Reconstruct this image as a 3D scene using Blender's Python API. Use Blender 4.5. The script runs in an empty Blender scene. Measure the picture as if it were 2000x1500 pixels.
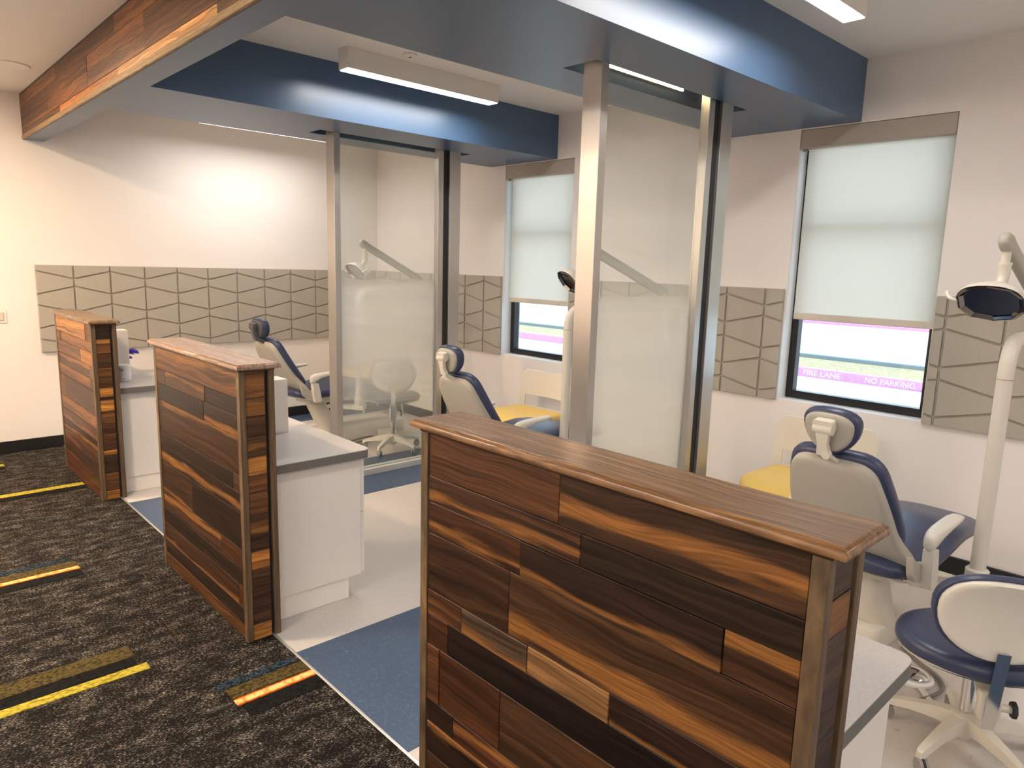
import bpy, bmesh, math, random
from mathutils import Vector, Matrix

random.seed(7)
SC = bpy.context.scene
COL = SC.collection
PI = math.pi

# ------------------------------------------------------------------ camera
def make_camera():
    yaw, pit, rol, f = -.7549, -.1663, .028, 1378.1
    cy, sy = math.cos(yaw), math.sin(yaw)
    fw = Vector((-sy * math.cos(pit), cy * math.cos(pit), math.sin(pit)))
    r = Vector((cy, sy, 0)); u = r.cross(fw)
    cr, sr = math.cos(rol), math.sin(rol)
    r2 = r * cr + u * sr; u2 = u * cr - r * sr
    cd = bpy.data.cameras.new('camera')
    cd.sensor_fit = 'HORIZONTAL'; cd.sensor_width = 36; cd.lens = f / 2000 * 36
    cd.clip_start = .02; cd.clip_end = 300
    co = bpy.data.objects.new('camera', cd); COL.objects.link(co)
    m = Matrix((r2, u2, -fw)).transposed().to_4x4()
    m.translation = Vector((-1.084, -.9006, 1.579))
    co.matrix_world = m
    SC.camera = co
make_camera()

# ------------------------------------------------------------------ world, sun, exposure
W = bpy.data.worlds.new('sky'); SC.world = W; W.use_nodes = True
bg = W.node_tree.nodes['Background']
bg.inputs[0].default_value = (.62, .81, 1.0, 1); bg.inputs[1].default_value = 1.2
sd = bpy.data.lights.new('sun', 'SUN'); sd.energy = 1.0; sd.angle = math.radians(.6); sd.color = (1, .96, .9)
so = bpy.data.objects.new('sun', sd); COL.objects.link(so)
so.rotation_euler = Vector((-.30, .22, 1)).to_track_quat('Z', 'Y').to_euler()
VS = SC.view_settings
VS.view_transform = 'Standard'; VS.look = 'None'; VS.gamma = 1; VS.use_curve_mapping = False
VS.exposure = 1.36
LAMP_W = 6.3      # linear fixtures, watts
FILL_PANEL_L = 10.5      # unseen flat ceiling panels, added for ambient fill
FILL_CAN_L = 380.0       # unseen corridor downlights, added for warm fill
SC.cycles.use_denoising = True
SC.cycles.max_bounces = 10; SC.cycles.diffuse_bounces = 6; SC.cycles.glossy_bounces = 4
SC.cycles.transparent_max_bounces = 16
SC.cycles.sample_clamp_indirect = 6.0
SC.cycles.caustics_reflective = False; SC.cycles.caustics_refractive = False

# ------------------------------------------------------------------ materials
M = {}
def new_mat(name):
    m = bpy.data.materials.new(name); m.use_nodes = True
    nt = m.node_tree; b = nt.nodes['Principled BSDF']
    M[name] = m
    return m, nt, b
def N(nt, t, **k):
    n = nt.nodes.new(t)
    for a, v in k.items():
        if a.startswith('i_'):
            n.inputs[a[2:]].default_value = v
        else:
            setattr(n, a, v)
    return n
def L(nt, a, b): nt.links.new(a, b)
def plain(name, col, rough=.5, metal=0., spec=.5, bump=0., bscale=300., noise=0., coat=0.):
    m, nt, b = new_mat(name)
    b.inputs['Base Color'].default_value = (*col, 1)
    b.inputs['Roughness'].default_value = rough
    b.inputs['Metallic'].default_value = metal
    b.inputs['Specular IOR Level'].default_value = spec
    b.inputs['Coat Weight'].default_value = coat
    tc = N(nt, 'ShaderNodeTexCoord')
    if noise:
        n = N(nt, 'ShaderNodeTexNoise'); n.inputs['Scale'].default_value = bscale / 8; n.inputs['Detail'].default_value = 4
        L(nt, tc.outputs['Object'], n.inputs['Vector'])
        r = N(nt, 'ShaderNodeMapRange'); r.inputs['From Min'].default_value = .3; r.inputs['From Max'].default_value = .7
        r.inputs['To Min'].default_value = 1 - noise; r.inputs['To Max'].default_value = 1 + noise
        L(nt, n.outputs['Fac'], r.inputs['Value'])
        mx = N(nt, 'ShaderNodeMix', data_type='RGBA', blend_type='MULTIPLY')
        mx.inputs['Factor'].default_value = 1
        mx.inputs['A'].default_value = (*col, 1)
        L(nt, r.outputs['Result'], mx.inputs['B'])
        L(nt, mx.outputs['Result'], b.inputs['Base Color'])
    if bump:
        n = N(nt, 'ShaderNodeTexNoise'); n.inputs['Scale'].default_value = bscale; n.inputs['Detail'].default_value = 3
        L(nt, tc.outputs['Object'], n.inputs['Vector'])
        bp = N(nt, 'ShaderNodeBump'); bp.inputs['Strength'].default_value = bump; bp.inputs['Distance'].default_value = .002
        L(nt, n.outputs['Fac'], bp.inputs['Height']); L(nt, bp.outputs['Normal'], b.inputs['Normal'])
    return m

plain('wall_paint', (.84, .795, .765), .65, bump=.12, bscale=220)
plain('ceiling_paint', (.88, .86, .835), .8, bump=.15, bscale=250)
plain('soffit_blue', (.056, .115, .215), .36, spec=.8, bump=.05, bscale=160)
plain('black_base', (.010, .010, .011), .45)
plain('panel_taupe', (.425, .390, .330), .75, bump=.25, bscale=700, noise=.04)
plain('panel_back', (.40, .365, .31), .8, bump=.2, bscale=700)
plain('white_lam', (.83, .79, .745), .38, noise=.01)
plain('counter_top', (.60, .57, .555), .42, noise=.05, bscale=900)
plain('counter_edge', (.155, .148, .14), .5)
plain('white_plastic', (.69, .65, .575), .38, noise=.01)
plain('white_shell', (.44, .415, .36), .5, bump=.15, bscale=900)
plain('light_plastic', (.86, .86, .86), .45)
plain('navy_vinyl', (.038, .050, .108), .36, spec=.5, bump=.08, bscale=900)
plain('chrome', (.72, .70, .67), .10, metal=1)
plain('black_rubber', (.012, .012, .013), .55)
plain('caster_grey', (.30, .29, .27), .5)
plain('yellow_pad', (.92, .63, .18), .55, bump=.1, bscale=900)
plain('window_black', (.008, .008, .009), .3)
plain('metal_trim', (.75, .74, .72), .3, metal=.8)
plain('track_metal', (.74, .73, .71), .4, metal=.35)
plain('dark_plastic', (.085, .088, .10), .45)
plain('cable_grey', (.20, .185, .16), .5)
plain('glove_purple', (.055, .03, .45), .5)
plain('shade_fascia', (.43, .385, .335), .55)
plain('shade_hem', (.62, .57, .49), .7)
plain('chain_metal', (.45, .44, .42), .4, metal=.6)
plain('concrete', (.62, .61, .58), .9, bump=.1, bscale=60, noise=.05)
plain('kerb_grey', (.20, .25, .28), .9, noise=.08)  # bluish shade on the kerb's near face is put into this grey
plain('kerb_pink', (.62, .30, .48), .85, noise=.10, bscale=90)
plain('letter_white', (.78, .74, .80), .85)
plain('stone', (.42, .40, .36), .95, bump=.5, bscale=30, noise=.3)
plain('ink_grey', (.30, .30, .32), .6)
plain('reflector_dark', (.27, .26, .25), .05, metal=1)

def metal_brushed():
    m, nt, b = new_mat('aluminium')
    b.inputs['Base Color'].default_value = (.55, .53, .51, 1); b.inputs['Metallic'].default_value = .9
    b.inputs['Roughness'].default_value = .34
    tc = N(nt, 'ShaderNodeTexCoord'); mp = N(nt, 'ShaderNodeMapping'); mp.inputs['Scale'].default_value = (900, 900, 4)
    n = N(nt, 'ShaderNodeTexNoise'); n.inputs['Scale'].default_value = 1
    L(nt, tc.outputs['Object'], mp.inputs['Vector']); L(nt, mp.outputs['Vector'], n.inputs['Vector'])
    r = N(nt, 'ShaderNodeMapRange'); r.inputs['To Min'].default_value = .27; r.inputs['To Max'].default_value = .4
    L(nt, n.outputs['Fac'], r.inputs['Value']); L(nt, r.outputs['Result'], b.inputs['Roughness'])
metal_brushed()

def wood(name, polish=.38, sap=True, scale=1.0, bumpy=.15, con=1.0, warp=.10):
    """Plank frame: local X along the grain, Z across, Y through.  Tone comes from the object's colour."""
    m, nt, b = new_mat(name)
    tc = N(nt, 'ShaderNodeTexCoord'); oi = N(nt, 'ShaderNodeObjectInfo')
    off = N(nt, 'ShaderNodeVectorMath', operation='SCALE'); off.inputs[0].default_value = (31.7, 17.3, 23.9)
    L(nt, oi.outputs['Random'], off.inputs['Scale'])
    add = N(nt, 'ShaderNodeVectorMath', operation='ADD')
    L(nt, tc.outputs['Object'], add.inputs[0]); L(nt, off.outputs['Vector'], add.inputs[1])
    # warp
    mpw = N(nt, 'ShaderNodeMapping'); mpw.inputs['Scale'].default_value = (2.2 * scale, 6, 6 * scale)
    nw = N(nt, 'ShaderNodeTexNoise'); nw.inputs['Scale'].default_value = 1; nw.inputs['Detail'].default_value = 2
    L(nt, add.outputs['Vector'], mpw.inputs['Vector']); L(nt, mpw.outputs['Vector'], nw.inputs['Vector'])
    sep = N(nt, 'ShaderNodeSeparateXYZ'); L(nt, add.outputs['Vector'], sep.inputs[0])
    wz = N(nt, 'ShaderNodeMath', operation='MULTIPLY_ADD'); wz.inputs[1].default_value = warp
    L(nt, nw.outputs['Fac'], wz.inputs[0]); L(nt, sep.outputs['Z'], wz.inputs[2])
    cmb = N(nt, 'ShaderNodeCombineXYZ')
    L(nt, sep.outputs['X'], cmb.inputs['X']); L(nt, sep.outputs['Y'], cmb.inputs['Y']); L(nt, wz.outputs[0], cmb.inputs['Z'])
    # bands
    mp1 = N(nt, 'ShaderNodeMapping'); mp1.inputs['Scale'].default_value = (1.1 * scale, 4, 62 * scale)
    n1 = N(nt, 'ShaderNodeTexNoise'); n1.inputs['Scale'].default_value = 1; n1.inputs['Detail'].default_value = 5; n1.inputs['Roughness'].default_value = .6
    L(nt, cmb.outputs[0], mp1.inputs['Vector']); L(nt, mp1.outputs['Vector'], n1.inputs['Vector'])
    mp2 = N(nt, 'ShaderNodeMapping'); mp2.inputs['Scale'].default_value = (6 * scale, 40, 210 * scale)
    n2 = N(nt, 'ShaderNodeTexNoise'); n2.inputs['Scale'].default_value = 1; n2.inputs['Detail'].default_value = 3
    L(nt, cmb.outputs[0], mp2.inputs['Vector']); L(nt, mp2.outputs['Vector'], n2.inputs['Vector'])
    rp = N(nt, 'ShaderNodeValToRGB')
    e = rp.color_ramp.elements
    e[0].position = .30; e[0].color = (1 - .68 * con, 1 - .71 * con, 1 - .73 * con, 1)
    e[1].position = .70; e[1].color = (1 + .8 * con, 1 + .78 * con, 1 + .65 * con, 1)
    x = e.new(.5); x.color = (.95, .93, .92, 1)
    L(nt, n1.outputs['Fac'], rp.inputs['Fac'])
    mul = N(nt, 'ShaderNodeMix', data_type='RGBA', blend_type='MULTIPLY'); mul.inputs['Factor'].default_value = 1
    L(nt, oi.outputs['Color'], mul.inputs['A']); L(nt, rp.outputs['Color'], mul.inputs['B'])
    r2 = N(nt, 'ShaderNodeMapRange'); r2.inputs['From Min'].default_value = .3; r2.inputs['From Max'].default_value = .7
    r2.inputs['To Min'].default_value = .58; r2.inputs['To Max'].default_value = 1.38
    L(nt, n2.outputs['Fac'], r2.inputs['Value'])
    mul2 = N(nt, 'ShaderNodeMix', data_type='RGBA', blend_type='MULTIPLY'); mul2.inputs['Factor'].default_value = 1
    L(nt, mul.outputs['Result'], mul2.inputs['A']); L(nt, r2.outputs['Result'], mul2.inputs['B'])
    last = mul2.outputs['Result']
    if sap:   # pale sapwood streak along the plank: sap_z (centre across the plank), sap_w (half width)
        az = N(nt, 'ShaderNodeAttribute', attribute_type='OBJECT', attribute_name='sap_z')
        aw = N(nt, 'ShaderNodeAttribute', attribute_type='OBJECT', attribute_name='sap_w')
        s0 = N(nt, 'ShaderNodeSeparateXYZ'); L(nt, tc.outputs['Object'], s0.inputs[0])
        d0 = N(nt, 'ShaderNodeMath', operation='SUBTRACT'); L(nt, s0.outputs['Z'], d0.inputs[0]); L(nt, az.outputs['Fac'], d0.inputs[1])
        mpn = N(nt, 'ShaderNodeMapping'); mpn.inputs['Scale'].default_value = (3.2, 4, 26)
        nn = N(nt, 'ShaderNodeTexNoise'); nn.inputs['Scale'].default_value = 1; nn.inputs['Detail'].default_value = 4
        L(nt, add.outputs['Vector'], mpn.inputs['Vector']); L(nt, mpn.outputs['Vector'], nn.inputs['Vector'])
        d1 = N(nt, 'ShaderNodeMath', operation='MULTIPLY_ADD'); d1.inputs[1].default_value = .075
        L(nt, nn.outputs['Fac'], d1.inputs[0]); L(nt, d0.outputs[0], d1.inputs[2])
        d1b = N(nt, 'ShaderNodeMath', operation='SUBTRACT'); d1b.inputs[1].default_value = .0375; L(nt, d1.outputs[0], d1b.inputs[0])
        ab = N(nt, 'ShaderNodeMath', operation='ABSOLUTE'); L(nt, d1b.outputs[0], ab.inputs[0])
        q = N(nt, 'ShaderNodeMath', operation='SUBTRACT'); L(nt, aw.outputs['Fac'], q.inputs[0]); L(nt, ab.outputs[0], q.inputs[1])
        mr = N(nt, 'ShaderNodeMapRange'); mr.inputs['From Min'].default_value = -.006; mr.inputs['From Max'].default_value = .009
        L(nt, q.outputs[0], mr.inputs['Value'])
        sc = N(nt, 'ShaderNodeMix', data_type='RGBA', blend_type='MULTIPLY'); sc.inputs['Factor'].default_value = 1
        sc.inputs['A'].default_value = (.225, .092, .024, 1); L(nt, r2.outputs['Result'], sc.inputs['B'])
        mxs = N(nt, 'ShaderNodeMix', data_type='RGBA')
        L(nt, mr.outputs['Result'], mxs.inputs['Factor']); L(nt, last, mxs.inputs['A']); L(nt, sc.outputs['Result'], mxs.inputs['B'])
        last = mxs.outputs['Result']
    L(nt, last, b.inputs['Base Color'])
    b.inputs['Roughness'].default_value = polish; b.inputs['Specular IOR Level'].default_value = .32 if sap else .5
    bp = N(nt, 'ShaderNodeBump'); bp.inputs['Strength'].default_value = bumpy; bp.inputs['Distance'].default_value = .001
    L(nt, n2.outputs['Fac'], bp.inputs['Height']); L(nt, bp.outputs['Normal'], b.inputs['Normal'])
wood('plank_wood', .42)
wood('cap_wood', .24, sap=False, scale=1.3, bumpy=.25, con=.45, warp=.05)
wood('post_wood', .5, sap=False, scale=2.0, bumpy=.3, con=.6, warp=.012)

def carpet():
    m, nt, b = new_mat('carpet')
    tc = N(nt, 'ShaderNodeTexCoord')
    mp = N(nt, 'ShaderNodeMapping'); mp.inputs['Scale'].default_value = (95, 260, 1)
    n = N(nt, 'ShaderNodeTexNoise'); n.inputs['Scale'].default_value = 1; n.inputs['Detail'].default_value = 4; n.inputs['Roughness'].default_value = .7
    L(nt, tc.outputs['Object'], mp.inputs['Vector']); L(nt, mp.outputs['Vector'], n.inputs['Vector'])
    nb = N(nt, 'ShaderNodeTexNoise'); nb.inputs['Scale'].default_value = 9; nb.inputs['Detail'].default_value = 6; nb.inputs['Roughness'].default_value = .75
    mpb = N(nt, 'ShaderNodeMapping'); mpb.inputs['Scale'].default_value = (1, 2.2, 1)
    L(nt, tc.outputs['Object'], mpb.inputs['Vector']); L(nt, mpb.outputs['Vector'], nb.inputs['Vector'])
    s = N(nt, 'ShaderNodeMath', operation='MULTIPLY_ADD'); s.inputs[1].default_value = .46
    L(nt, nb.outputs['Fac'], s.inputs[0]); L(nt, n.outputs['Fac'], s.inputs[2])
    rp = N(nt, 'ShaderNodeValToRGB'); e = rp.color_ramp.elements
    e[0].position = .725; e[0].color = (.0080, .0068, .0062, 1)
    e[1].position = .89; e[1].color = (.40, .35, .29, 1)
    x = e.new(.79); x.color = (.032, .027, .0225, 1)
    L(nt, s.outputs[0], rp.inputs['Fac']); L(nt, rp.outputs['Color'], b.inputs['Base Color'])
    b.inputs['Roughness'].default_value = .95; b.inputs['Specular IOR Level'].default_value = .1
    bp = N(nt, 'ShaderNodeBump'); bp.inputs['Strength'].default_value = .8; bp.inputs['Distance'].default_value = .004
    L(nt, n.outputs['Fac'], bp.inputs['Height']); L(nt, bp.outputs['Normal'], b.inputs['Normal'])
carpet()
def woven(name, c1, c2, sx=60, sy=120):
    m, nt, b = new_mat(name)
    tc = N(nt, 'ShaderNodeTexCoord'); mp = N(nt, 'ShaderNodeMapping'); mp.inputs['Scale'].default_value = (sx, sy, 1)
    v = N(nt, 'ShaderNodeTexVoronoi'); v.inputs['Scale'].default_value = 1
    L(nt, tc.outputs['Object'], mp.inputs['Vector']); L(nt, mp.outputs['Vector'], v.inputs['Vector'])
    rp = N(nt, 'ShaderNodeValToRGB'); e = rp.color_ramp.elements
    e[0].position = .45; e[0].color = (*c1, 1); e[1].position = .75; e[1].color = (*c2, 1)
    L(nt, v.outputs['Distance'], rp.inputs['Fac']); L(nt, rp.outputs['Color'], b.inputs['Base Color'])
    b.inputs['Roughness'].default_value = .95; b.inputs['Specular IOR Level'].default_value = .1
    bp = N(nt, 'ShaderNodeBump'); bp.inputs['Strength'].default_value = .7; bp.inputs['Distance'].default_value = .004; bp.invert = True
    L(nt, v.outputs['Distance'], bp.inputs['Height']); L(nt, bp.outputs['Normal'], b.inputs['Normal'])
woven('stripe_yellow', (.47, .385, .050), (.24, .19, .02))
woven('stripe_olive', (.100, .074, .024), (.030, .023, .010), 75, 150)
woven('stripe_black', (.012, .011, .010), (.004, .004, .004))
woven('stripe_orange', (.62, .12, .012), (.35, .07, .01))
woven('stripe_cream', (.78, .55, .20), (.55, .25, .05), 46, 30)
woven('stripe_blue', (.026, .055, .085), (.012, .02, .03), 60, 120)

def vinyl(name, base, line, amt):
    m, nt, b = new_mat(name)
    tc = N(nt, 'ShaderNodeTexCoord')
    n0 = N(nt, 'ShaderNodeTexNoise'); n0.inputs['Scale'].default_value = 9
    L(nt, tc.outputs['Object'], n0.inputs['Vector'])
    mixv = N(nt, 'ShaderNodeMix', data_type='RGBA'); mixv.inputs['Factor'].default_value = .06
    L(nt, tc.outputs['Object'], mixv.inputs['A']); L(nt, n0.outputs['Color'], mixv.inputs['B'])
    v = N(nt, 'ShaderNodeTexVoronoi', feature='DISTANCE_TO_EDGE'); v.inputs['Scale'].default_value = 34
    L(nt, mixv.outputs['Result'], v.inputs['Vector'])
    r = N(nt, 'ShaderNodeMapRange'); r.inputs['From Min'].default_value = 0; r.inputs['From Max'].default_value = .022
    r.inputs['To Min'].default_value = amt; r.inputs['To Max'].default_value = 0
    L(nt, v.outputs['Distance'], r.inputs['Value'])
    n1 = N(nt, 'ShaderNodeTexNoise'); n1.inputs['Scale'].default_value = 60
    L(nt, tc.outputs['Object'], n1.inputs['Vector'])
    gt = N(nt, 'ShaderNodeMath', operation='GREATER_THAN'); gt.inputs[1].default_value = .5; L(nt, n1.outputs['Fac'], gt.inputs[0])
    mm = N(nt, 'ShaderNodeMath', operation='MULTIPLY'); L(nt, r.outputs['Result'], mm.inputs[0]); L(nt, gt.outputs[0], mm.inputs[1])
    mx = N(nt, 'ShaderNodeMix', data_type='RGBA'); mx.inputs['A'].default_value = (*base, 1); mx.inputs['B'].default_value = (*line, 1)
    L(nt, mm.outputs[0], mx.inputs['Factor']); L(nt, mx.outputs['Result'], b.inputs['Base Color'])
    b.inputs['Roughness'].default_value = .36; b.inputs['Specular IOR Level'].default_value = .4
vinyl('vinyl_light', (.58, .545, .515), (.24, .21, .19), .5)
vinyl('vinyl_blue', (.048, .082, .150), (.22, .30, .40), .55)

def gravel():
    m, nt, b = new_mat('gravel')
    tc = N(nt, 'ShaderNodeTexCoord'); v = N(nt, 'ShaderNodeTexVoronoi'); v.inputs['Scale'].default_value = 14
    L(nt, tc.outputs['Object'], v.inputs['Vector'])
    rp = N(nt, 'ShaderNodeValToRGB'); e = rp.color_ramp.elements
    e[0].color = (.50, .42, .28, 1); e[1].color = (.34, .28, .16, 1); e[1].position = .8
    L(nt, v.outputs['Distance'], rp.inputs['Fac']); L(nt, rp.outputs['Color'], b.inputs['Base Color'])
    b.inputs['Roughness'].default_value = 1
gravel()

def emissive(name, col, s):
    m, nt, b = new_mat(name)
    b.inputs['Base Color'].default_value = (.8, .8, .8, 1)
    b.inputs['Emission Color'].default_value = (*col, 1); b.inputs['Emission Strength'].default_value = s
emissive('lamp_diffuser', (1, .95, .89), 2.0)
emissive('can_diffuser', (1, .72, .45), FILL_CAN_L)
emissive('panel_diffuser', (1, .93, .86), FILL_PANEL_L)
emissive('led_dots', (1, .70, .38), 14)

def schlick(nt, f0=.04):
    lw = N(nt, 'ShaderNodeLayerWeight'); lw.inputs['Blend'].default_value = .5
    p = N(nt, 'ShaderNodeMath', operation='POWER'); p.inputs[1].default_value = 5
    L(nt, lw.outputs['Facing'], p.inputs[0])
    m = N(nt, 'ShaderNodeMath', operation='MULTIPLY_ADD'); m.inputs[1].default_value = 1 - f0; m.inputs[2].default_value = f0
    L(nt, p.outputs[0], m.inputs[0]); return m
def clear_glass():
    m, nt, b = new_mat('window_glass')
    nt.nodes.remove(b)
    out = nt.nodes['Material Output']
    tr = N(nt, 'ShaderNodeBsdfTransparent'); tr.inputs[0].default_value = (.93, .96, .95, 1)
    gl = N(nt, 'ShaderNodeBsdfGlossy'); gl.inputs['Roughness'].default_value = .02
    fr = schlick(nt)
    mx = N(nt, 'ShaderNodeMixShader')
    L(nt, fr.outputs[0], mx.inputs[0]); L(nt, tr.outputs[0], mx.inputs[1]); L(nt, gl.outputs[0], mx.inputs[2]); L(nt, mx.outputs[0], out.inputs[0])
clear_glass()
def frosted():
    """Glass with a printed gradient film: dense in the middle, fading out up and down (by height on the pane)."""
    m, nt, b = new_mat('frosted_glass')
    nt.nodes.remove(b); out = nt.nodes['Material Output']
    tc = N(nt, 'ShaderNodeTexCoord'); s = N(nt, 'ShaderNodeSeparateXYZ'); L(nt, tc.outputs['Object'], s.inputs[0])
    mr = N(nt, 'ShaderNodeMapRange'); mr.inputs['From Min'].default_value = 0; mr.inputs['From Max'].default_value = 2.5
    L(nt, s.outputs['Z'], mr.inputs['Value'])
    rp = N(nt, 'ShaderNodeValToRGB'); rp.color_ramp.interpolation = 'EASE'
    e = rp.color_ramp.elements
    pts = [(.0, .04), (.11, .05), (.17, .24), (.23, .50), (.30, .76), (.36, .92), (.42, .97), (.47, .96), (.535, .80), (.60, .36), (.68, .14), (.85, .06), (1, .04)]
    e[0].position = 0; e[0].color = (.04,) * 3 + (1,)
    e[1].position = 1; e[1].color = (.02,) * 3 + (1,)
    for p, v in pts[1:-1]:
        v = 1 - math.sqrt(1 - v)          # the pane has two surfaces
        q = e.new(p); q.color = (v, v, v, 1)
    L(nt, mr.outputs['Result'], rp.inputs['Fac'])
    tr = N(nt, 'ShaderNodeBsdfTransparent'); tr.inputs[0].default_value = (.965, .985, .972, 1)
    df = N(nt, 'ShaderNodeBsdfDiffuse'); df.inputs[0].default_value = (.86, .86, .82, 1)
    tl = N(nt, 'ShaderNodeBsdfTranslucent'); tl.inputs[0].default_value = (.90, .90, .865, 1)
    m1 = N(nt, 'ShaderNodeMixShader'); m1.inputs[0].default_value = .5
    L(nt, df.outputs[0], m1.inputs[1]); L(nt, tl.outputs[0], m1.inputs[2])
    m2 = N(nt, 'ShaderNodeMixShader'); L(nt, rp.outputs['Color'], m2.inputs[0]); L(nt, tr.outputs[0], m2.inputs[1]); L(nt, m1.outputs[0], m2.inputs[2])
    gl = N(nt, 'ShaderNodeBsdfGlossy'); gl.inputs['Roughness'].default_value = .03
    fr = schlick(nt, .03)
    m3 = N(nt, 'ShaderNodeMixShader'); L(nt, fr.outputs[0], m3.inputs[0]); L(nt, m2.outputs[0], m3.inputs[1]); L(nt, gl.outputs[0], m3.inputs[2])
    L(nt, m3.outputs[0], out.inputs[0])
frosted()
def shade():
    m, nt, b = new_mat('shade_fabric')
    nt.nodes.remove(b); out = nt.nodes['Material Output']
    tr = N(nt, 'ShaderNodeBsdfTransparent')
    df = N(nt, 'ShaderNodeBsdfDiffuse'); df.inputs[0].default_value = (.62, .60, .55, 1)
    tl = N(nt, 'ShaderNodeBsdfTranslucent'); tl.inputs[0].default_value = (.98, .90, .81, 1)
    m1 = N(nt, 'ShaderNodeMixShader'); m1.inputs[0].default_value = .62
    L(nt, df.outputs[0], m1.inputs[1]); L(nt, tl.outputs[0], m1.inputs[2])
    m2 = N(nt, 'ShaderNodeMixShader'); m2.inputs[0].default_value = .90
    L(nt, tr.outputs[0], m2.inputs[1]); L(nt, m1.outputs[0], m2.inputs[2]); L(nt, m2.outputs[0], out.inputs[0])
shade()
def guest_back():
    m, nt, b = new_mat('guest_back_plastic')
    b.inputs['Base Color'].default_value = (.80, .74, .64, 1); b.inputs['Roughness'].default_value = .35
    b.inputs['Subsurface Weight'].default_value = .1
guest_back()

# ------------------------------------------------------------------ mesh helpers
def finish(name, bm, mat, parent=None, loc=None, rot=None, smooth=None, color=None, mesh=None):
    if mesh is None:
        mesh = bpy.data.meshes.new(name)
        bmesh.ops.recalc_face_normals(bm, faces=bm.faces)
        bm.to_mesh(mesh); bm.free()
        mesh.materials.append(M[mat])
        if smooth is not None:
            mesh.shade_smooth()
            if smooth > 0:
                mesh.set_sharp_from_angle(angle=math.radians(smooth))
    o = bpy.data.objects.new(name, mesh); COL.objects.link(o)
    if parent: o.parent = parent
    if loc is not None: o.location = loc
    if rot is not None: o.rotation_euler = rot
    if color is not None: o.color = (*color, 1)
    return o
def add_box(bm, x0, x1, y0, y1, z0, z1, bev=0., seg=1):
    vs = bmesh.ops.create_cube(bm, size=1)['verts']
    for v in vs:
        v.co = Vector((x0 + (v.co.x + .5) * (x1 - x0), y0 + (v.co.y + .5) * (y1 - y0), z0 + (v.co.z + .5) * (z1 - z0)))
    if bev:
        es = list({e for v in vs for e in v.link_edges})
        bmesh.ops.bevel(bm, geom=es, offset=bev, segments=seg, profile=.5, affect='EDGES')
    return bm
def box(*a, **k): return add_box(bmesh.new(), *a, **k)
def add_rings(bm, rings, cap=True, closed=True):
    vv = [[bm.verts.new(p) for p in r] for r in rings]
    n = len(vv[0])
    for a, b in zip(vv, vv[1:]):
        for i in range(n if closed else n - 1):
            j = (i + 1) % n
            bm.faces.new((a[i], a[j], b[j], b[i]))
    if cap:
        bm.faces.new(vv[0][::-1]); bm.faces.new(vv[-1])
    return bm
def add_tube(bm, pts, rad, n=12, cap=True):
    pts = [Vector(p) for p in pts]
    rad = rad if isinstance(rad, (list, tuple)) else [rad] * len(pts)
    rings = []; prev = None
    for i, p in enumerate(pts):
        t = ((pts[min(i + 1, len(pts) - 1)] - pts[max(i - 1, 0)])).normalized()
        if prev is None:
            a = Vector((0, 0, 1)) if abs(t.z) < .9 else Vector((1, 0, 0))
            u = t.cross(a).normalized()
        else:
            u = (prev - t * prev.dot(t)).normalized()
        prev = u; w = t.cross(u)
        rings.append([p + (u * math.cos(2 * PI * k / n) + w * math.sin(2 * PI * k / n)) * rad[i] for k in range(n)])
    return add_rings(bm, rings, cap)
def tube(pts, rad, n=12): return add_tube(bmesh.new(), pts, rad, n)
def bez(pts, steps=10):
    """Catmull-Rom through points."""
    P = [Vector(p) for p in pts]; P = [P[0] * 2 - P[1]] + P + [P[-1] * 2 - P[-2]]
    out = []
    for i in range(1, len(P) - 2):
        for k in range(steps):
            t = k / steps
            a, b, c, d = P[i - 1], P[i], P[i + 1], P[i + 2]
            out.append(.5 * ((2 * b) + (c - a) * t + (2 * a - 5 * b + 4 * c - d) * t * t + (3 * b - a - 3 * c + d) * t ** 3))
    out.append(P[-2]); return out
def corner_path(pts, r, steps=6):
    P = [Vector(p) for p in pts]; out = [P[0]]
    for a, b, c in zip(P, P[1:], P[2:]):
        d1 = (a - b); d2 = (c - b); rr = min(r, d1.length * .49, d2.length * .49)
        s, e = b + d1.normalized() * rr, b + d2.normalized() * rr
        for k in range(steps + 1):
            t = k / steps
            out.append(s * (1 - t) ** 2 + b * 2 * t * (1 - t) + e * t * t)
    out.append(P[-1]); return out
def add_lathe(bm, prof, n=24, c=(0, 0)):
    rings = [[(c[0] + r * math.cos(2 * PI * k / n), c[1] + r * math.sin(2 * PI * k / n), z) for k in range(n)] for r, z in prof]
    return add_rings(bm, rings, True)
def lathe(prof, n=24, c=(0, 0)): return add_lathe(bmesh.new(), prof, n, c)
def round_poly(pts, r, steps=4):
    out = []; n = len(pts); P = [Vector((p[0], p[1])) for p in pts]
    rs = r if isinstance(r, (list, tuple)) else [r] * n
    for i in range(n):
        a, b, c = P[i - 1], P[i], P[(i + 1) % n]
        d1, d2 = a - b, c - b
        rr = min(rs[i], d1.length * .49, d2.length * .49)
        if rr < 1e-5:
            out.append(b); continue
        s, e = b + d1.normalized() * rr, b + d2.normalized() * rr
        for k in range(steps + 1):
            t = k / steps
            out.append(s * (1 - t) ** 2 + b * 2 * t * (1 - t) + e * t * t)
    return out
def add_pad(bm, outline, rings, o, U, V, bend=None):
    """Loft scaled copies of a 2-D outline: rings = [(scale, height)], frame o + u*U + v*V + h*(U x V)."""
    o, U, V = Vector(o), Vector(U).normalized(), Vector(V).normalized(); Nn = U.cross(V)
    c = sum((Vector((p[0], p[1])) for p in outline), Vector((0, 0))) / len(outline)
    R = []
    for s, h in rings:
        ring = []
        for p in outline:
            q = c + (Vector((p[0], p[1])) - c) * s
            b = bend(q.x, q.y) if bend else 0
            ring.append(o + U * q.x + V * q.y + Nn * (h + b))
        R.append(ring)
    return add_rings(bm, R, True)
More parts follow.
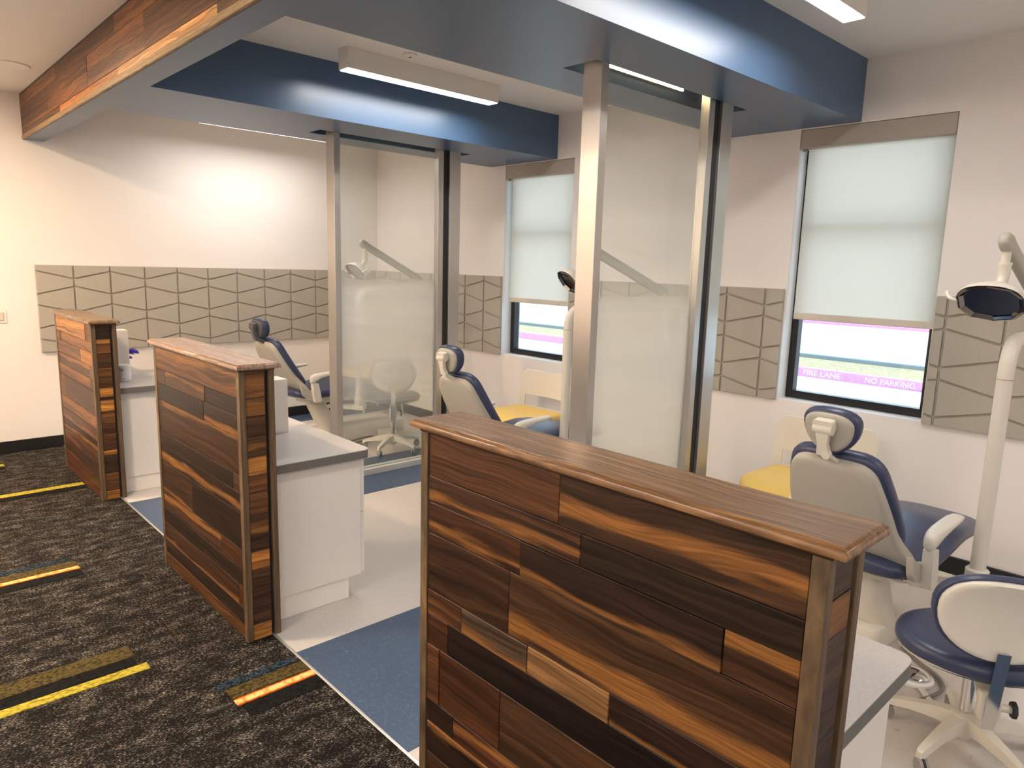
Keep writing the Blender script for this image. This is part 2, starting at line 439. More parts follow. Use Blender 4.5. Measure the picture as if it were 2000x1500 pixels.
def pad(*a, **k): return add_pad(bmesh.new(), *a, **k)
def extrude_poly(outline, o, U, V, t0, t1):
    return pad(outline, [(1, t0), (1, t1)], o, U, V)
def superring(cx, cy, cz, hw, hh, axis='X', n=20, p=2.6):
    out = []
    for k in range(n):
        a = 2 * PI * k / n; ca, sa = math.cos(a), math.sin(a)
        u = hw * math.copysign(abs(ca) ** (2 / p), ca); v = hh * math.copysign(abs(sa) ** (2 / p), sa)
        out.append((cx, cy + u, cz + v) if axis == 'X' else (cx + u, cy + v, cz))
    return out
CUSH = [(.90, 0), (.97, .12), (1, .4), (.985, .72), (.93, .9), (.8, .98), (.5, 1.0)]
def cushion(th): return [(s, h * th) for s, h in CUSH]
def empty(name, loc=(0, 0, 0), rz=0):
    o = bpy.data.objects.new(name, None); COL.objects.link(o); o.location = loc; o.rotation_euler = (0, 0, rz)
    o.empty_display_size = .1
    return o
def tag(o, label=None, cat=None, group=None, kind=None):
    if label: o['label'] = label
    if cat: o['category'] = cat
    if group: o['group'] = group
    if kind: o['kind'] = kind
    return o
def struct(name, bm, mat, parent=None, label=None, **k):
    o = finish(name, bm, mat, parent, **k)
    if parent is None:
        o['kind'] = 'structure'
        if label: o['label'] = label
    return o
def copy_tree(o, parent=None):
    c = o.copy(); COL.objects.link(c); c.parent = parent
    for ch in list(o.children): copy_tree(ch, c)
    return c

# ------------------------------------------------------------------ dimensions
XW, YB = 3.148, 5.78           # window wall, end wall
ZC, ZS = 2.757, 2.426          # ceiling, underside of soffits
YN, XL = -4.5, -3.3            # unseen walls behind the camera
XC = .108                      # carpet / vinyl seam
WINDOWS = [(2.955, 3.750), (.322, 1.150)]
ZW0, ZW1 = .797, 2.42
SOFF = [(.807, 1.616), (3.143, 3.949)]

# ------------------------------------------------------------------ floor, walls, ceiling
carpet_o = struct('floor_carpet', box(XL, XC, YN, YB, -.06, 0), 'carpet', label='dark flecked corridor carpet')
vin = struct('floor', box(XC, XW, YN, YB, -.06, -.0015), 'vinyl_light', label='pale speckled vinyl floor of the treatment bays')
def band(y0, y1):
    finish('blue_band', box(XC + .004, XW, y0, y1, -.003, 0), 'vinyl_blue', vin)
band(.822, 1.612); band(3.172, 3.95); band(5.49, YB); band(-1.52, -.73)
tr = struct('trim_1', box(XC - .005, XC + .005, YN, YB, -.002, .003, .001), 'metal_trim', label='thin pale edge strip between carpet and vinyl')
struct('wall_back', box(XL, XW + .3, YB, YB + .15, -.06, ZC + .1), 'wall_paint', label='cream end wall behind the far bay')
struct('wall_left', box(XL - .15, XL, YN, YB, -.06, ZC + .1), 'wall_paint')
struct('wall_near', box(XL, XW + .3, YN - .15, YN, -.06, ZC + .1), 'wall_paint')
bm = bmesh.new()
ys = [YN] + [v for w in sorted(WINDOWS) for v in w] + [YB]
for a, b in zip(ys[0::2], ys[1::2]):
    add_box(bm, XW, XW + .16, a, b, -.06, ZC + .1)
for a, b in WINDOWS:
    add_box(bm, XW, XW + .16, a, b, -.06, ZW0); add_box(bm, XW, XW + .16, a, b, ZW1, ZC + .1)
struct('wall_window', bm, 'wall_paint', label='cream wall with the two windows')
bm = bmesh.new()   # rough stone outer leaf, a little proud into the openings
for a, b in zip(ys[0::2], ys[1::2]):
    add_box(bm, XW + .161, XW + .215, a, b, -.3, 3.3)
for a, b in WINDOWS:
    add_box(bm, XW + .161, XW + .215, a, b, -.3, ZW0 - .03); add_box(bm, XW + .161, XW + .215, a, b, ZW1, 3.3)
stone = struct('wall_outside', bm, 'stone', label='rough stone outer face of the window wall')
struct('ceiling', box(XL, XW + .3, YN, YB + .15, ZC, ZC + .08), 'ceiling_paint', label='off-white painted ceiling')
struct('baseboard_back', box(XL, XW, YB - .012, YB, 0, .0956, .003), 'black_base', label='black rubber baseboard on the end wall')
struct('baseboard_window', box(XW - .012, XW, YN, YB - .012, 0, .0956, .003), 'black_base', label='black rubber baseboard under the windows')

# ------------------------------------------------------------------ carpet tile stripes (inlaid strips)
def stripe(x0, x1, y0, y1, mat, z=.0022):
    return finish('carpet_stripe', box(x0, x1, y0, y1, -.001, z, .0008), mat, carpet_o)
def zigzag(x0, x1, yc, mat):
    bm = bmesh.new(); n = int((x1 - x0) / .05)
    for s in (1, -1):
        pts = [(x0 + i * (x1 - x0) / n, yc + s * (.022 if i % 2 else -.022), .001) for i in range(n + 1)]
        for a, b in zip(pts, pts[1:]):
            d = Vector(b) - Vector(a); m = (Vector(a) + Vector(b)) / 2; q = Vector((-d.y, d.x, 0)).normalized() * .006
            va = [Vector(a) - q, Vector(b) - q, Vector(b) + q, Vector(a) + q]
            add_rings(bm, [[(v.x, v.y, -.001) for v in va], [(v.x, v.y, .0022 if s > 0 else .0018) for v in va]])
    finish('carpet_stripe', bm, mat, carpet_o)
def cluster_a(x0, x1, y):     # olive above, black, bright yellow below
    stripe(x0, x1 - .02, y + .13, y + .23, 'stripe_olive'); stripe(x0, x1 - .03, y + .055, y + .125, 'stripe_black')
    stripe(x0, x1, y, y + .05, 'stripe_yellow', .003)
def cluster_b(x0, x1, y):     # blue zigzag, olive, cream with orange edges, black
    zigzag(x0 - .02, x1 - .02, y + .155, 'stripe_blue')
    stripe(x0, x1, y + .05, y + .125, 'stripe_olive')
    stripe(x0, x1, y + .038, y + .046, 'stripe_orange'); stripe(x0, x1, y + .008, y + .038, 'stripe_cream', .003); stripe(x0, x1, y, y + .008, 'stripe_orange')
    stripe(x0 + .01, x1, y - .085, y - .002, 'stripe_black')
cluster_a(-1.1, -.362, 1.868)
cluster_b(-.203, XC - .006, 1.415)
cluster_b(-.95, -.352, 3.04)
stripe(-1.1, .012 - .022, 4.535, 4.60, 'stripe_yellow', .003); stripe(-1.1, -.01, 4.45, 4.53, 'stripe_black')
stripe(-.9, -.352, 5.37, 5.43, 'stripe_yellow', .003); stripe(-.9, -.36, 5.28, 5.365, 'stripe_black')

# ------------------------------------------------------------------ header beam and soffits
hb = struct('header_beam', box(.012, .135, YN, YB, ZS, ZC), 'soffit_blue', label='long header beam clad in wood planks on the corridor side')
WD = dict(dark=(.0215, .0105, .0062), mid=(.046, .0200, .0095), red=(.056, .0205, .0085), warm=(.085, .035, .0130),
          orange=(.235, .098, .026), tan=(.25, .13, .050), grey=(.058, .034, .021), black=(.0125, .0065, .0045))
def plank_x(parent, name, y0, y1, z0, z1, tone, sap=None, x_face=0., th=.012, mat='plank_wood', proud=None, gap=.0009):
    """A plank on a face with normal -x; grain along y. y0 > y1."""
    proud = random.uniform(0, .0035) if proud is None else proud
    l, h = abs(y0 - y1) - gap * 2, (z1 - z0) - gap * 2
    bm = box(-l / 2, l / 2, -th / 2, th / 2, -h / 2, h / 2, .0009)
    o = finish(name, bm, mat, parent, (x_face + th / 2 - proud, (y0 + y1) / 2, (z0 + z1) / 2), (0, 0, -PI / 2), color=vary(tone))
    setsap(o, sap, h); return o
def plank_y(parent, name, x0, x1, z0, z1, tone, sap=None, y_face=0., th=.012, mat='plank_wood', proud=None, gap=.0009):
    """A plank on a face with normal -y; grain along x."""
    proud = random.uniform(0, .0025) if proud is None else proud
    l, h = abs(x1 - x0) - gap * 2, (z1 - z0) - gap * 2
    bm = box(-l / 2, l / 2, -th / 2, th / 2, -h / 2, h / 2, .0009)
    o = finish(name, bm, mat, parent, ((x0 + x1) / 2, y_face + th / 2 - proud, (z0 + z1) / 2), color=vary(tone))
    setsap(o, sap, h); return o
def vary(t):
    c = WD[t] if isinstance(t, str) else t
    k = random.uniform(.85, 1.18); return (c[0] * k, c[1] * k * random.uniform(.94, 1.05), c[2] * k)
def setsap(o, sap, h):
    z, w = sap if sap else (0, -1)      # sap = (position 0..1 up the plank, half width as share of the height)
    o['sap_z'] = float((z - .5) * h); o['sap_w'] = float(w * h * .68 if w > 0 else -1)

def course(parent, z0, z1, ends, tones, lift=1.0, **k):
    for (a, b), t in zip(zip(ends, ends[1:]), tones):
        sap = None
        if isinstance(t, tuple): t, sap = t[0], t[1]
        c = WD[t]
        plank_x(parent, 'plank', a, b, z0, z1, (c[0] * lift, c[1] * lift, c[2] * lift), sap, **k)
HX = -.001
course(hb, 2.658, 2.742, [YB, 4.52, 3.20, 1.9, .6, -1.2], [('warm', (.1, .2)), 'mid', ('warm', (.2, .25)), 'mid', 'warm'], x_face=HX, lift=1.8)
course(hb, 2.576, 2.658, [YB, 4.80, 3.76, 2.73, 1.5, -.4, -1.2], ['mid', 'red', ('warm', (.9, .2)), 'mid', 'warm', 'mid'], x_face=HX, lift=1.8)
course(hb, 2.494, 2.576, [YB, 4.80, 3.76, 2.73, 1.1, -.3, -1.2], [('mid', (.1, .15)), 'warm', ('red', (.1, .2)), 'mid', 'warm', 'mid'], x_face=HX, lift=1.8)
course(hb, 2.456, 2.494, [YB, 4.48, 3.17, 1.875, .4, -1.2], ['mid', ('orange', (.5, .2)), 'tan', 'mid', 'warm'], x_face=HX, lift=1.8)
course(hb, 2.742, ZC, [YB, 3.9, 2.2, .1, -1.2], ['dark', 'black', 'dark', 'dark'], x_face=HX + .004)
finish('edge_trim', box(-2.9, 2.9, -.008, .008, -.016, .016, .003), 'post_wood', hb, (.002, 2.9, 2.441), (0, 0, -PI / 2), color=(.24, .155, .072))
finish('shadow_gap', box(.004, .012, -1.2, YB, ZS, ZC), 'black_rubber', hb)

SLOT = [(1.262, 2.490, 1.140, 1.329), (1.285, 2.575, 3.53, 3.69)]
for i, ((y0, y1), (sx0, sx1, sy0, sy1)) in enumerate(zip(SOFF, SLOT)):
    bm = bmesh.new()
    zt = 2.506
    add_box(bm, .135, sx0, y0, y1, ZS, zt); add_box(bm, sx1, XW, y0, y1, ZS, zt)
    add_box(bm, sx0, sx1, y0, sy0, ZS, zt); add_box(bm, sx0, sx1, sy1, y1, ZS, zt)
    add_box(bm, .135, XW, y0, y1, zt, ZC)
    bmesh.ops.remove_doubles(bm, verts=bm.verts, dist=.0002)
    struct('soffit', bm, 'soffit_blue', label=['glossy dark blue soffit overhead, nearer of the two, across the bay', 'dark blue soffit farther back, behind the hanging ceiling light'][i])

# ------------------------------------------------------------------ windows, shades
for wi, (y0, y1) in enumerate(WINDOWS):
    w = empty('window_%d' % (wi + 1), (XW, (y0 + y1) / 2, ZW0)); tag(w, ['window in the far bay, partly hidden behind the near post', 'window on the right with the FIRE LANE kerb outside'][wi], kind='structure')
    hw = (y1 - y0) / 2; H = ZW1 - ZW0
    fx0, fx1 = .105, .165
    fb = .045
    def fr(n, bm): return finish(n, bm, 'window_black', w)
    fr('frame_rail', box(fx0, fx1, -hw, hw, 0.004, fb + .004, .003)); fr('frame_rail', box(fx0, fx1, -hw, hw, H - fb, H, .003))
    fr('frame_stile', box(fx0, fx1, hw - fb, hw, fb, H - fb, .003)); fr('frame_stile', box(fx0, fx1, -hw, -hw + fb, fb, H - fb, .003))
    fr('meeting_rail', box(fx0 + .008, fx1 - .01, -hw + fb, hw - fb, 1.045, 1.085, .003))
    finish('pane', box(.140, .146, -hw + fb - .005, hw - fb + .005, fb - .003, 1.05), 'window_glass', w)
    finish('pane', box(.140, .146, -hw + fb - .005, hw - fb + .005, 1.08, H - fb + .003), 'window_glass', w)
    s = empty('roller_shade', (XW, (y0 + y1) / 2, 0))
    tag(s, ['pale roller shade half lowered over the far window', 'pale roller shade half lowered over the right window'][wi], 'shade', 'roller shades on the windows')
    zb = [1.262, 1.300][wi]
    finish('fascia', box(.004, .085, -hw + .004, hw - .002, 2.312, ZW1 - .002, .003), 'shade_fascia', s)
    finish('bracket', lathe([(.012, 2.298), (.014, 2.300), (.014, 2.313)], 12, (.03, hw - .022)), 'caster_grey', s)
    fa = finish('fabric', box(.052, .0528, -hw + .012, hw - .034, zb + .036, 2.315), 'shade_fabric', s)
    finish('hem_bar', box(.046, .058, -hw + .012, hw - .034, zb, zb + .04, .004, 2), 'shade_hem', s)
    bm = bmesh.new()
    ybead = -hw + .006
    for k in range(105):
        z = 2.31 - k * .0095
        bmesh.ops.create_icosphere(bm, subdivisions=1, radius=.0028, matrix=Matrix.Translation((.02, ybead, z)))
    finish('bead_chain', bm, 'chain_metal', s, smooth=0)

# ------------------------------------------------------------------ acoustic wall panels
PZ0, PZ1 = .790, 1.482
def divs(par):
    out = []
    for j in range(-1, 4):
        c = 1.343 - .27 * j; d = .0935 if par else .031
        out += [c + d, c - d]
    return out
def acoustic(name, origin, rz, u0, u1, b0, label, pitch=.2665, par0=1):
    """Panel along local +X (u), facing local -Y; column borders at b0 + k*pitch, parity par0 at k = 0."""
    t = empty(name, origin, rz); tag(t, label, 'wall panel', 'grooved taupe wall panels')
    finish('backing', box(u0, u1, -.010, 0, PZ0, PZ1, .002), 'panel_back', t)
    k0 = math.floor((u0 - b0) / pitch); k1 = math.ceil((u1 - b0) / pitch)
    gap = .0062
    for k in range(k0, k1):
        ua, ub = b0 + k * pitch, b0 + (k + 1) * pitch
        pa = (par0 + k) % 2; da, db = divs(pa), divs(1 - pa)
        cu0, cu1 = max(ua + gap, u0 + .002), min(ub - gap, u1 - .002)
        if cu1 - cu0 < .012: continue
        def at(i, u):
            f = (u - ua) / (ub - ua); return da[i] + (db[i] - da[i]) * f
        for i in range(len(da) - 1):
            tl, tr_, br, bl = at(i, cu0) - gap, at(i, cu1) - gap, at(i + 1, cu1) + gap, at(i + 1, cu0) + gap
            tl, tr_ = min(tl, PZ1 - .002), min(tr_, PZ1 - .002); bl, br = max(bl, PZ0 + .002), max(br, PZ0 + .002)
            if max(tl - bl, tr_ - br) < .012: continue
            tl, tr_ = max(tl, bl + .004), max(tr_, br + .004)
            ol = round_poly([(cu0, bl), (cu1, br), (cu1, tr_), (cu0, tl)], .0055, 2)
            cx, cz = (cu0 + cu1) / 2, (tl + tr_ + bl + br) / 4
            ol = [(p.x - cx, p.y - cz) for p in ol]
            bm = pad(ol, [(1, 0), (1, .0105), (.984, .0128)], (0, 0, 0), (1, 0, 0), (0, 0, 1))
            finish('tile', bm, 'panel_taupe', t, (cx, -.009, cz))
    return t
acoustic('acoustic_panel', (0, YB - .0015, 0), 0, .004, XW - .026, .0, 'long grooved taupe wall panel across the cream end wall', par0=1)
# window wall: local X runs towards -y (rotation -90 deg), local -Y faces -x
acoustic('acoustic_panel', (XW - .0015, YB - .013, 0), -PI / 2, .012, YB - .013 - 3.757, YB - .013 - 4.25, 'grooved taupe wall panel between the room corner and the far window', par0=0)
acoustic('acoustic_panel', (XW - .0015, 2.948, 0), -PI / 2, 0, 2.948 - 1.157, 2.948 - 1.543, 'grooved taupe wall panel between the two windows', par0=1)
acoustic('acoustic_panel', (XW - .0015, .316, 0), -PI / 2, 0, 1.6, .316 - .259, 'grooved taupe wall panel at the right edge behind the lamp', par0=0)

# ------------------------------------------------------------------ wood clad half walls
HW_T = .135
def half_wall(y_near, y_far, label, rows, end_rows, cap_tone, lift=1.0):
    t = empty('half_wall', (0, 0, 0)); tag(t, label, 'half wall', 'wood plank half walls along the corridor')
    finish('core', box(.010, HW_T - .010, y_near + .010, y_far - .010, 0, 1.15), 'black_rubber', t)
    pw = .030
    for x, y in ((0, y_near), (HW_T, y_near), (0, y_far), (HW_T, y_far)):
        sx, sy = (1 if x == 0 else -1), (1 if y == y_near else -1)
        xa, ya = x - sx * .005, y - sy * .005
        fx, fy = (.026, pw)
        bm = bmesh.new()
        add_box(bm, min(xa, xa + sx * fx), max(xa, xa + sx * fx), min(ya, ya + sy * fy), max(ya, ya + sy * fy), 0.0005, 1.150, .0022, 2)
        # grain runs up: turn the frame so that local X is vertical
        cx, cy, cz = xa + sx * fx / 2, ya + sy * fy / 2, .575
        bmesh.ops.translate(bm, verts=bm.verts, vec=(-cx, -cy, -cz))
        bmesh.ops.rotate(bm, verts=bm.verts, matrix=Matrix.Rotation(PI / 2, 3, 'Y'))
        finish('corner_post', bm, 'post_wood', t, (cx, cy, cz), (0, -PI / 2, 0), color=(.125, .078, .040))
    for z0, z1, ends, tones in rows:
        course(t, z0, z1, ends, tones, x_face=0, lift=lift)
        ex = list(ends)                          # the bay side carries the same courses
        o = plank_x(t, 'plank', ends[0], ends[-1], z0, z1, 'mid', None, x_face=HW_T - .012, proud=-.001)
    for z0, z1, tone, sap in end_rows:
        c = WD[tone]; k = 1.0 if y_near < 0 else 1.55
        plank_y(t, 'end_plank', .0215, HW_T - .034, z0, z1, (c[0] * k, c[1] * k, c[2] * k * .9), sap, y_face=y_near)
    plank_y(t, 'end_plank', .0215, HW_T - .0215, .002, 1.15, 'mid', None, y_face=y_far - .012, proud=-.001)
    ln = y_far - y_near + .068
    ol = .022
    prof = [(0, .004), (.003, .012), (.006, .016), (.0075, .0215), (.004, .0225)]
    bm = bmesh.new()
    hx, hy = ln / 2, HW_T / 2 + ol
    def rect(d): return [(-hx + d, -hy + d, 0), (hx - d, -hy + d, 0), (hx - d, hy - d, 0), (-hx + d, hy - d, 0)]
    rings = []
    for d, z in [(.008, 0), (.001, .002), (0, .006), (.0005, .012), (.004, .018), (.008, .0195), (.010, .0225)]:
        rings.append([(p[0], p[1], z) for p in rect(d)])
    add_rings(bm, rings)
    bmesh.ops.rotate(bm, verts=bm.verts, matrix=Matrix.Rotation(PI / 2, 3, 'X'))       # across the board = local Z
    finish('cap', bm, 'cap_wood', t, (HW_T / 2, (y_near + y_far) / 2, 1.1485), (-PI / 2, 0, -PI / 2), smooth=50, color=cap_tone)
    bm = box(-(ln - .05) / 2, (ln - .05) / 2, -(HW_T / 2 + .007), HW_T / 2 + .007, 0, .010, .002)
    finish('cap_moulding', bm, 'cap_wood', t, (HW_T / 2, (y_near + y_far) / 2, 1.1400), (0, 0, -PI / 2), color=(.07, .035, .016))
    return t
def fill_rows(zs, y_far, y_near, tones, rnd):
    rows = []
    for z1, z0 in zip(zs, zs[1:]):
        ends = [y_far]; y = y_far
        while y - y_near > .35:
            y -= rnd.uniform(.22, .7)
            if y - y_near < .12: break
            ends.append(y)
        ends.append(y_near)
        tt = []
        for _ in ends[:-1]:
            t = rnd.choice(tones)
            tt.append((t, (rnd.choice([.1, .3, .8]), rnd.uniform(.12, .3))) if rnd.random() < .45 else t)
        rows.append((z0, z1, ends, tt))
    return rows
# nearest wall, plank by plank
a, z = .562, -.458
rows1 = [
    (1.025, 1.148, [a, .092, z], ['warm', ('mid', (.45, .22))]),
    (.953, 1.025, [a, .025, z], [('mid', (.30, .22)), ('dark', None)]),
    (.866, .953, [a, .206, -.318, z], [('red', (.25, .12)), ('dark', (.08, .16)), ('mid', (.85, .3))]),
    (.705, .866, [a, .241, z], ['mid', ('mid', (.20, .24))]),
    (.634, .705, [a, .416, .172, -.073, z], ['warm', ('grey', (.12, .2)), 'tan', ('dark', (.08, .2))]),
    (.545, .634, [a, .474, z], ['red', 'black']),
    (.378, .545, [a, .508, .263, z], ['warm', 'red', 'mid']),
    (.310, .378, [a, .446, z], ['dark', ('red', (.7, .2))]),
    (.215, .310, [a, -.1, z], [('dark', (.9, .15)), 'dark']),
    (.135, .215, [a, .2, z], ['mid', 'dark']),
    (.0015, .135, [a, .3, -.2, z], ['dark', 'mid', 'dark'])]
ends1 = [(1.06, 1.148, 'grey', None), (.99, 1.06, 'warm', (.5, .6)), (.90, .99, 'grey', None), (.79, .90, 'grey', None), (.70, .79, 'mid', None),
         (.55, .70, 'dark', None), (.46, .55, 'mid', None), (.31, .46, 'dark', None), (.15, .31, 'mid', None), (.0015, .15, 'dark', None)]
half_wall(-.484, .589, 'dark wood plank half wall in the right foreground with a polished cap', rows1, ends1, (.225, .118, .053))
a, z = 2.822, 1.831
rows2 = [
    (1.032, 1.148, [a, z], [('warm', (.78, .16))]),
    (.961, 1.032, [a, 2.70, 2.183, z], ['mid', ('mid', (.85, .14)), 'dark']),
    (.875, .961, [a, 2.205, z], ['black', ('dark', (.10, .16))]),
    (.716, .875, [a, 2.79, z], ['red', ('mid', (.97, .06))]),
    (.640, .716, [a, 1.904, z], ['dark', 'mid']),
    (.558, .640, [a, z], [('dark', (.35, .30))]),
    (.398, .558, [a, 2.40, z], [('mid', (.08, .08)), ('dark', None)]),
    (.316, .398, [a, 2.065, z], [('mid', (.75, .3)), 'red']),
    (.236, .316, [a, z], ['dark']),
    (.142, .236, [a, 1.886, z], [('mid', (.06, .14)), 'red']),
    (.070, .142, [a, 1.89, z], [('dark', None), 'dark']),
    (.0015, .070, [a, z], ['warm'])]
ends2 = [(1.03, 1.148, 'warm', (.55, .28)), (.958, 1.03, 'warm', (.4, .3)), (.875, .958, 'mid', None), (.79, .875, 'mid', (.5, .1)), (.714, .79, 'orange', None),
         (.641, .714, 'warm', (.6, .2)), (.547, .641, 'warm', None), (.39, .547, 'mid', (.6, .15)), (.314, .39, 'orange', None), (.236, .314, 'mid', None),
         (.158, .236, 'mid', None), (.07, .158, 'mid', None), (.0015, .07, 'orange', (.7, .25))]
half_wall(1.805, 2.8474, 'dark wood plank half wall in the middle beside the white cabinet', rows2, ends2, (.30, .185, .125))
rnd = random.Random(5)
a, z = 5.092, 4.112
rows3 = [
    (1.032, 1.148, [a, 4.25, z], ['orange', 'warm']),
    (.961, 1.032, [a, 4.98, z], ['warm', ('warm', (.6, .3))]),
    (.875, .961, [a, 4.42, z], ['warm', 'orange']),
    (.79, .875, [a, 4.20, z], [('mid', (.8, .25)), 'warm']),
    (.716, .79, [a, 4.20, z], [('warm', (.8, .3)), 'mid']),
    (.558, .716, [a, 4.95, z], ['warm', 'mid']),
    (.47, .558, [a, z], [('warm', (.7, .35))]),
    (.39, .47, [a, z], [('mid', (.2, .2))]),
    (.316, .39, [a, z], [('dark', (.2, .25))]),
    (.236, .316, [a, 4.62, z], ['red', 'mid']),
    (.142, .236, [a, 4.6, z], ['mid', 'dark']),
    (.070, .142, [a, 4.3, z], ['red', 'mid']),
    (.0015, .070, [a, z], ['red'])]
ends3 = []
zs = [1.148, 1.05, 1.02, .96, .87, .81, .74, .68, .66, .59, .51, .44, .39, .33, .30, .18, .13, .06, .0015]
tn = ['dark', 'orange', 'warm', 'mid', 'warm', 'mid', 'orange', 'dark', 'orange', 'warm', 'mid', 'warm', 'mid', 'orange', 'dark', 'warm', 'mid', 'orange']
for (z1_, z0_), t_ in zip(zip(zs, zs[1:]), tn): ends3.append((z0_, z1_, t_, None))
half_wall(4.086, 5.118, 'orange-brown wood plank half wall farthest away near the end wall', rows3, ends3, (.21, .125, .06), lift=1.5)

# ------------------------------------------------------------------ counters behind the half walls
CZ = .722
def counter(y_near, y_far, where, vis):
    d = .49
    c = empty('base_cabinet', (HW_T, y_near + .055, 0)); tag(c, 'white laminate base cabinet ' + where, 'cabinet', 'white base cabinets behind the half walls')
    ln = y_far - y_near - .06
    x1 = d - .035
    finish('body', box(.010, x1 - .002, 0, ln, .105, CZ - .040, .0015), 'white_lam', c)
    finish('toe_kick', box(.010, x1 - .065, .010, ln - .004, 0.0, .105), 'white_lam', c)
    ny = 2
    for k in range(ny):
        ya, yb = .004 + k * (ln - .004) / ny, (k + 1) * (ln - .004) / ny
        finish('drawer', box(x1, x1 + .019, ya, yb - .001, .415, CZ - .044, .0015), 'white_lam', c)
        finish('drawer', box(x1, x1 + .019, ya, yb - .001, .115, .411, .0015), 'white_lam', c)
    w = empty('countertop', (HW_T, y_near, 0)); tag(w, 'grey laminate countertop ' + where, 'countertop', 'grey countertops behind the half walls')
    ol = round_poly([(.0065, .02), (d, .02), (d, y_far - y_near + .02), (.0065, y_far - y_near + .02)], [.001, .045, .045, .001], 6)
    finish('top', extrude_poly(ol, (0, 0, 0), (1, 0, 0), (0, 1, 0), CZ - .003, CZ), 'counter_top', w)
    finish('edge_band', extrude_poly(ol, (0, 0, 0), (1, 0, 0), (0, 1, 0), CZ - .040, CZ - .003), 'counter_edge', w)
    return c, w
counter(1.838, 2.845, 'beside the middle half wall', 1)
counter(4.115, 5.10, 'beside the farthest half wall', 1)
counter(-.480, .586, 'behind the nearest half wall', 1)

# ------------------------------------------------------------------ glass screens
def glass_screen(xl, xr, y, label, zt=2.503, stile=True):
    g = empty('glass_screen', (xl, y, 0)); tag(g, label, 'glass screen', 'frosted glass screens between bays')
    w = xr - xl; pd = .104
    finish('post', box(0, .047, 0, pd, 0.0, zt, .0015), 'aluminium', g)
    # the right post is a stile, a black joint and an end post
    finish('stile', box(w - .205, w - .155, 0.012, .062, .045, zt, .0015), 'aluminium', g)
    finish('black_joint', box(w - .155, w - .105, .016, pd - .01, .0, zt), 'black_rubber', g)
    finish('post', box(w - .105, w, 0, pd, 0, zt, .0015), 'aluminium', g)
    finish('pane', box(.047, w - .205, .047, .055, .036, zt), 'frosted_glass', g)
    tk = finish('floor_track', box(.047, w - .155, .002, .042, 0, .045, .001), 'track_metal', g)
    finish('floor_track', box(.047, w - .155, .060, pd - .004, 0, .045, .001), 'track_metal', g)
    finish('track_groove', box(.047, w - .155, .042, .060, 0, .036), 'black_rubber', g)
    return g
glass_screen(1.30, 2.352, 1.137, 'tall frosted glass screen with metal posts, nearer one right of centre')
glass_screen(1.385, 2.478, 3.533, 'tall frosted glass screen with metal posts, farther one around the stool')
led = empty('led_strip', (1.35, SLOT[0][3] - .012, 2.490)); tag(led, 'warm glowing LED strip inside the slot above the near glass screen', 'light')
finish('strip_backing', box(0, .80, 0, .012, -.006, .015), 'metal_trim', led)
bm = bmesh.new()
for k in range(40):
    add_box(bm, .006 + k * .02, .020 + k * .02, -.004, 0, -.003, .007)
finish('diodes', bm, 'led_dots', led)

# ------------------------------------------------------------------ ceiling lights and fittings
def linear_light(x0, x1, yc, label):
    t = empty('ceiling_light', ((x0 + x1) / 2, yc, ZC)); tag(t, label, 'ceiling light', 'linear ceiling lights')
    h = (x1 - x0) / 2; d = .112
    finish('housing', box(-h, h, -.05, .05, -d, 0, .002), 'white_lam', t)
    finish('diffuser', box(-h + .006, h - .006, -.045, .045, -d - .004, -d - .0005, .002), 'lamp_diffuser', t)
    al = bpy.data.lights.new('linear_light', 'AREA'); al.shape = 'RECTANGLE'; al.size = (h - .008) * 2; al.size_y = .086
    al.energy = LAMP_W; al.color = (1, .945, .88); al.spread = math.radians(172)
    lo = bpy.data.objects.new('linear_light', al); COL.objects.link(lo); lo.parent = t; lo.location = (0, 0, -d - .0055)
linear_light(1.07, 2.205, 2.85, 'white box ceiling light hanging in the middle bay, lit below')
linear_light(1.02, 2.145, .475, 'white box ceiling light cut off at the top edge')
linear_light(1.10, 2.235, 5.145, 'ceiling light in the far bay seen as a thin bright strip')
linear_light(1.02, 2.145, -1.95, 'box ceiling light in the next bay towards the entrance, out of the picture')  # this and the next are unseen lights added to lift the ambient level
linear_light(1.02, 2.145, -3.6, 'last box ceiling light by the entrance wall, out of the picture')
t = empty('ceiling_speaker', (-.20, 4.82, ZC)); tag(t, 'round flush grille in the corridor ceiling near the wood header', 'ceiling speaker')
finish('bezel', lathe([(.115, -.001), (.118, -.004), (.108, -.007), (.102, -.005)], 36), 'ceiling_paint', t, smooth=40)
finish('grille', lathe([(.101, -.0005), (.101, -.004), (.05, -.0045)], 36), 'shade_fascia', t, smooth=40)
for i, (x, y) in enumerate([(-1.0, 4.5), (-2.3, 4.7), (-1.2, 2.5)]):  # unseen warm lights added to brighten the corridor
    t = empty('downlight', (x, y, ZC)); tag(t, ['warm recessed downlight over the corridor near the end wall', 'warm recessed downlight at the far left of the corridor', 'warm recessed downlight over the corridor beside the middle half wall'][i], 'downlight', 'recessed corridor downlights')
    finish('trim_ring', lathe([(.095, -.001), (.095, -.005), (.078, -.006), (.076, -.001)], 28), 'ceiling_paint', t, smooth=40)
    finish('diffuser', lathe([(.075, -.0005), (.075, -.003)], 28), 'can_diffuser', t)
for i, y in enumerate((3.3, .6, -2.2)):  # unseen glowing panels added as soft fill for the whole room
    t = empty('panel_light', (-2.35, y, ZC)); tag(t, ['flat square ceiling panel light over the corridor, farthest', 'flat ceiling panel light over the corridor beside the camera', 'flat ceiling panel light behind the camera'][i], 'ceiling light')
    finish('frame', box(-.31, .31, -.61, .61, -.012, 0, .003), 'white_lam', t)
    finish('diffuser', box(-.29, .29, -.59, .59, -.016, -.0125), 'panel_diffuser', t)
t = empty('smoke_detector', (1.40, 2.67, ZC)); tag(t, 'small white fitting on the ceiling beside the hanging light', 'detector')
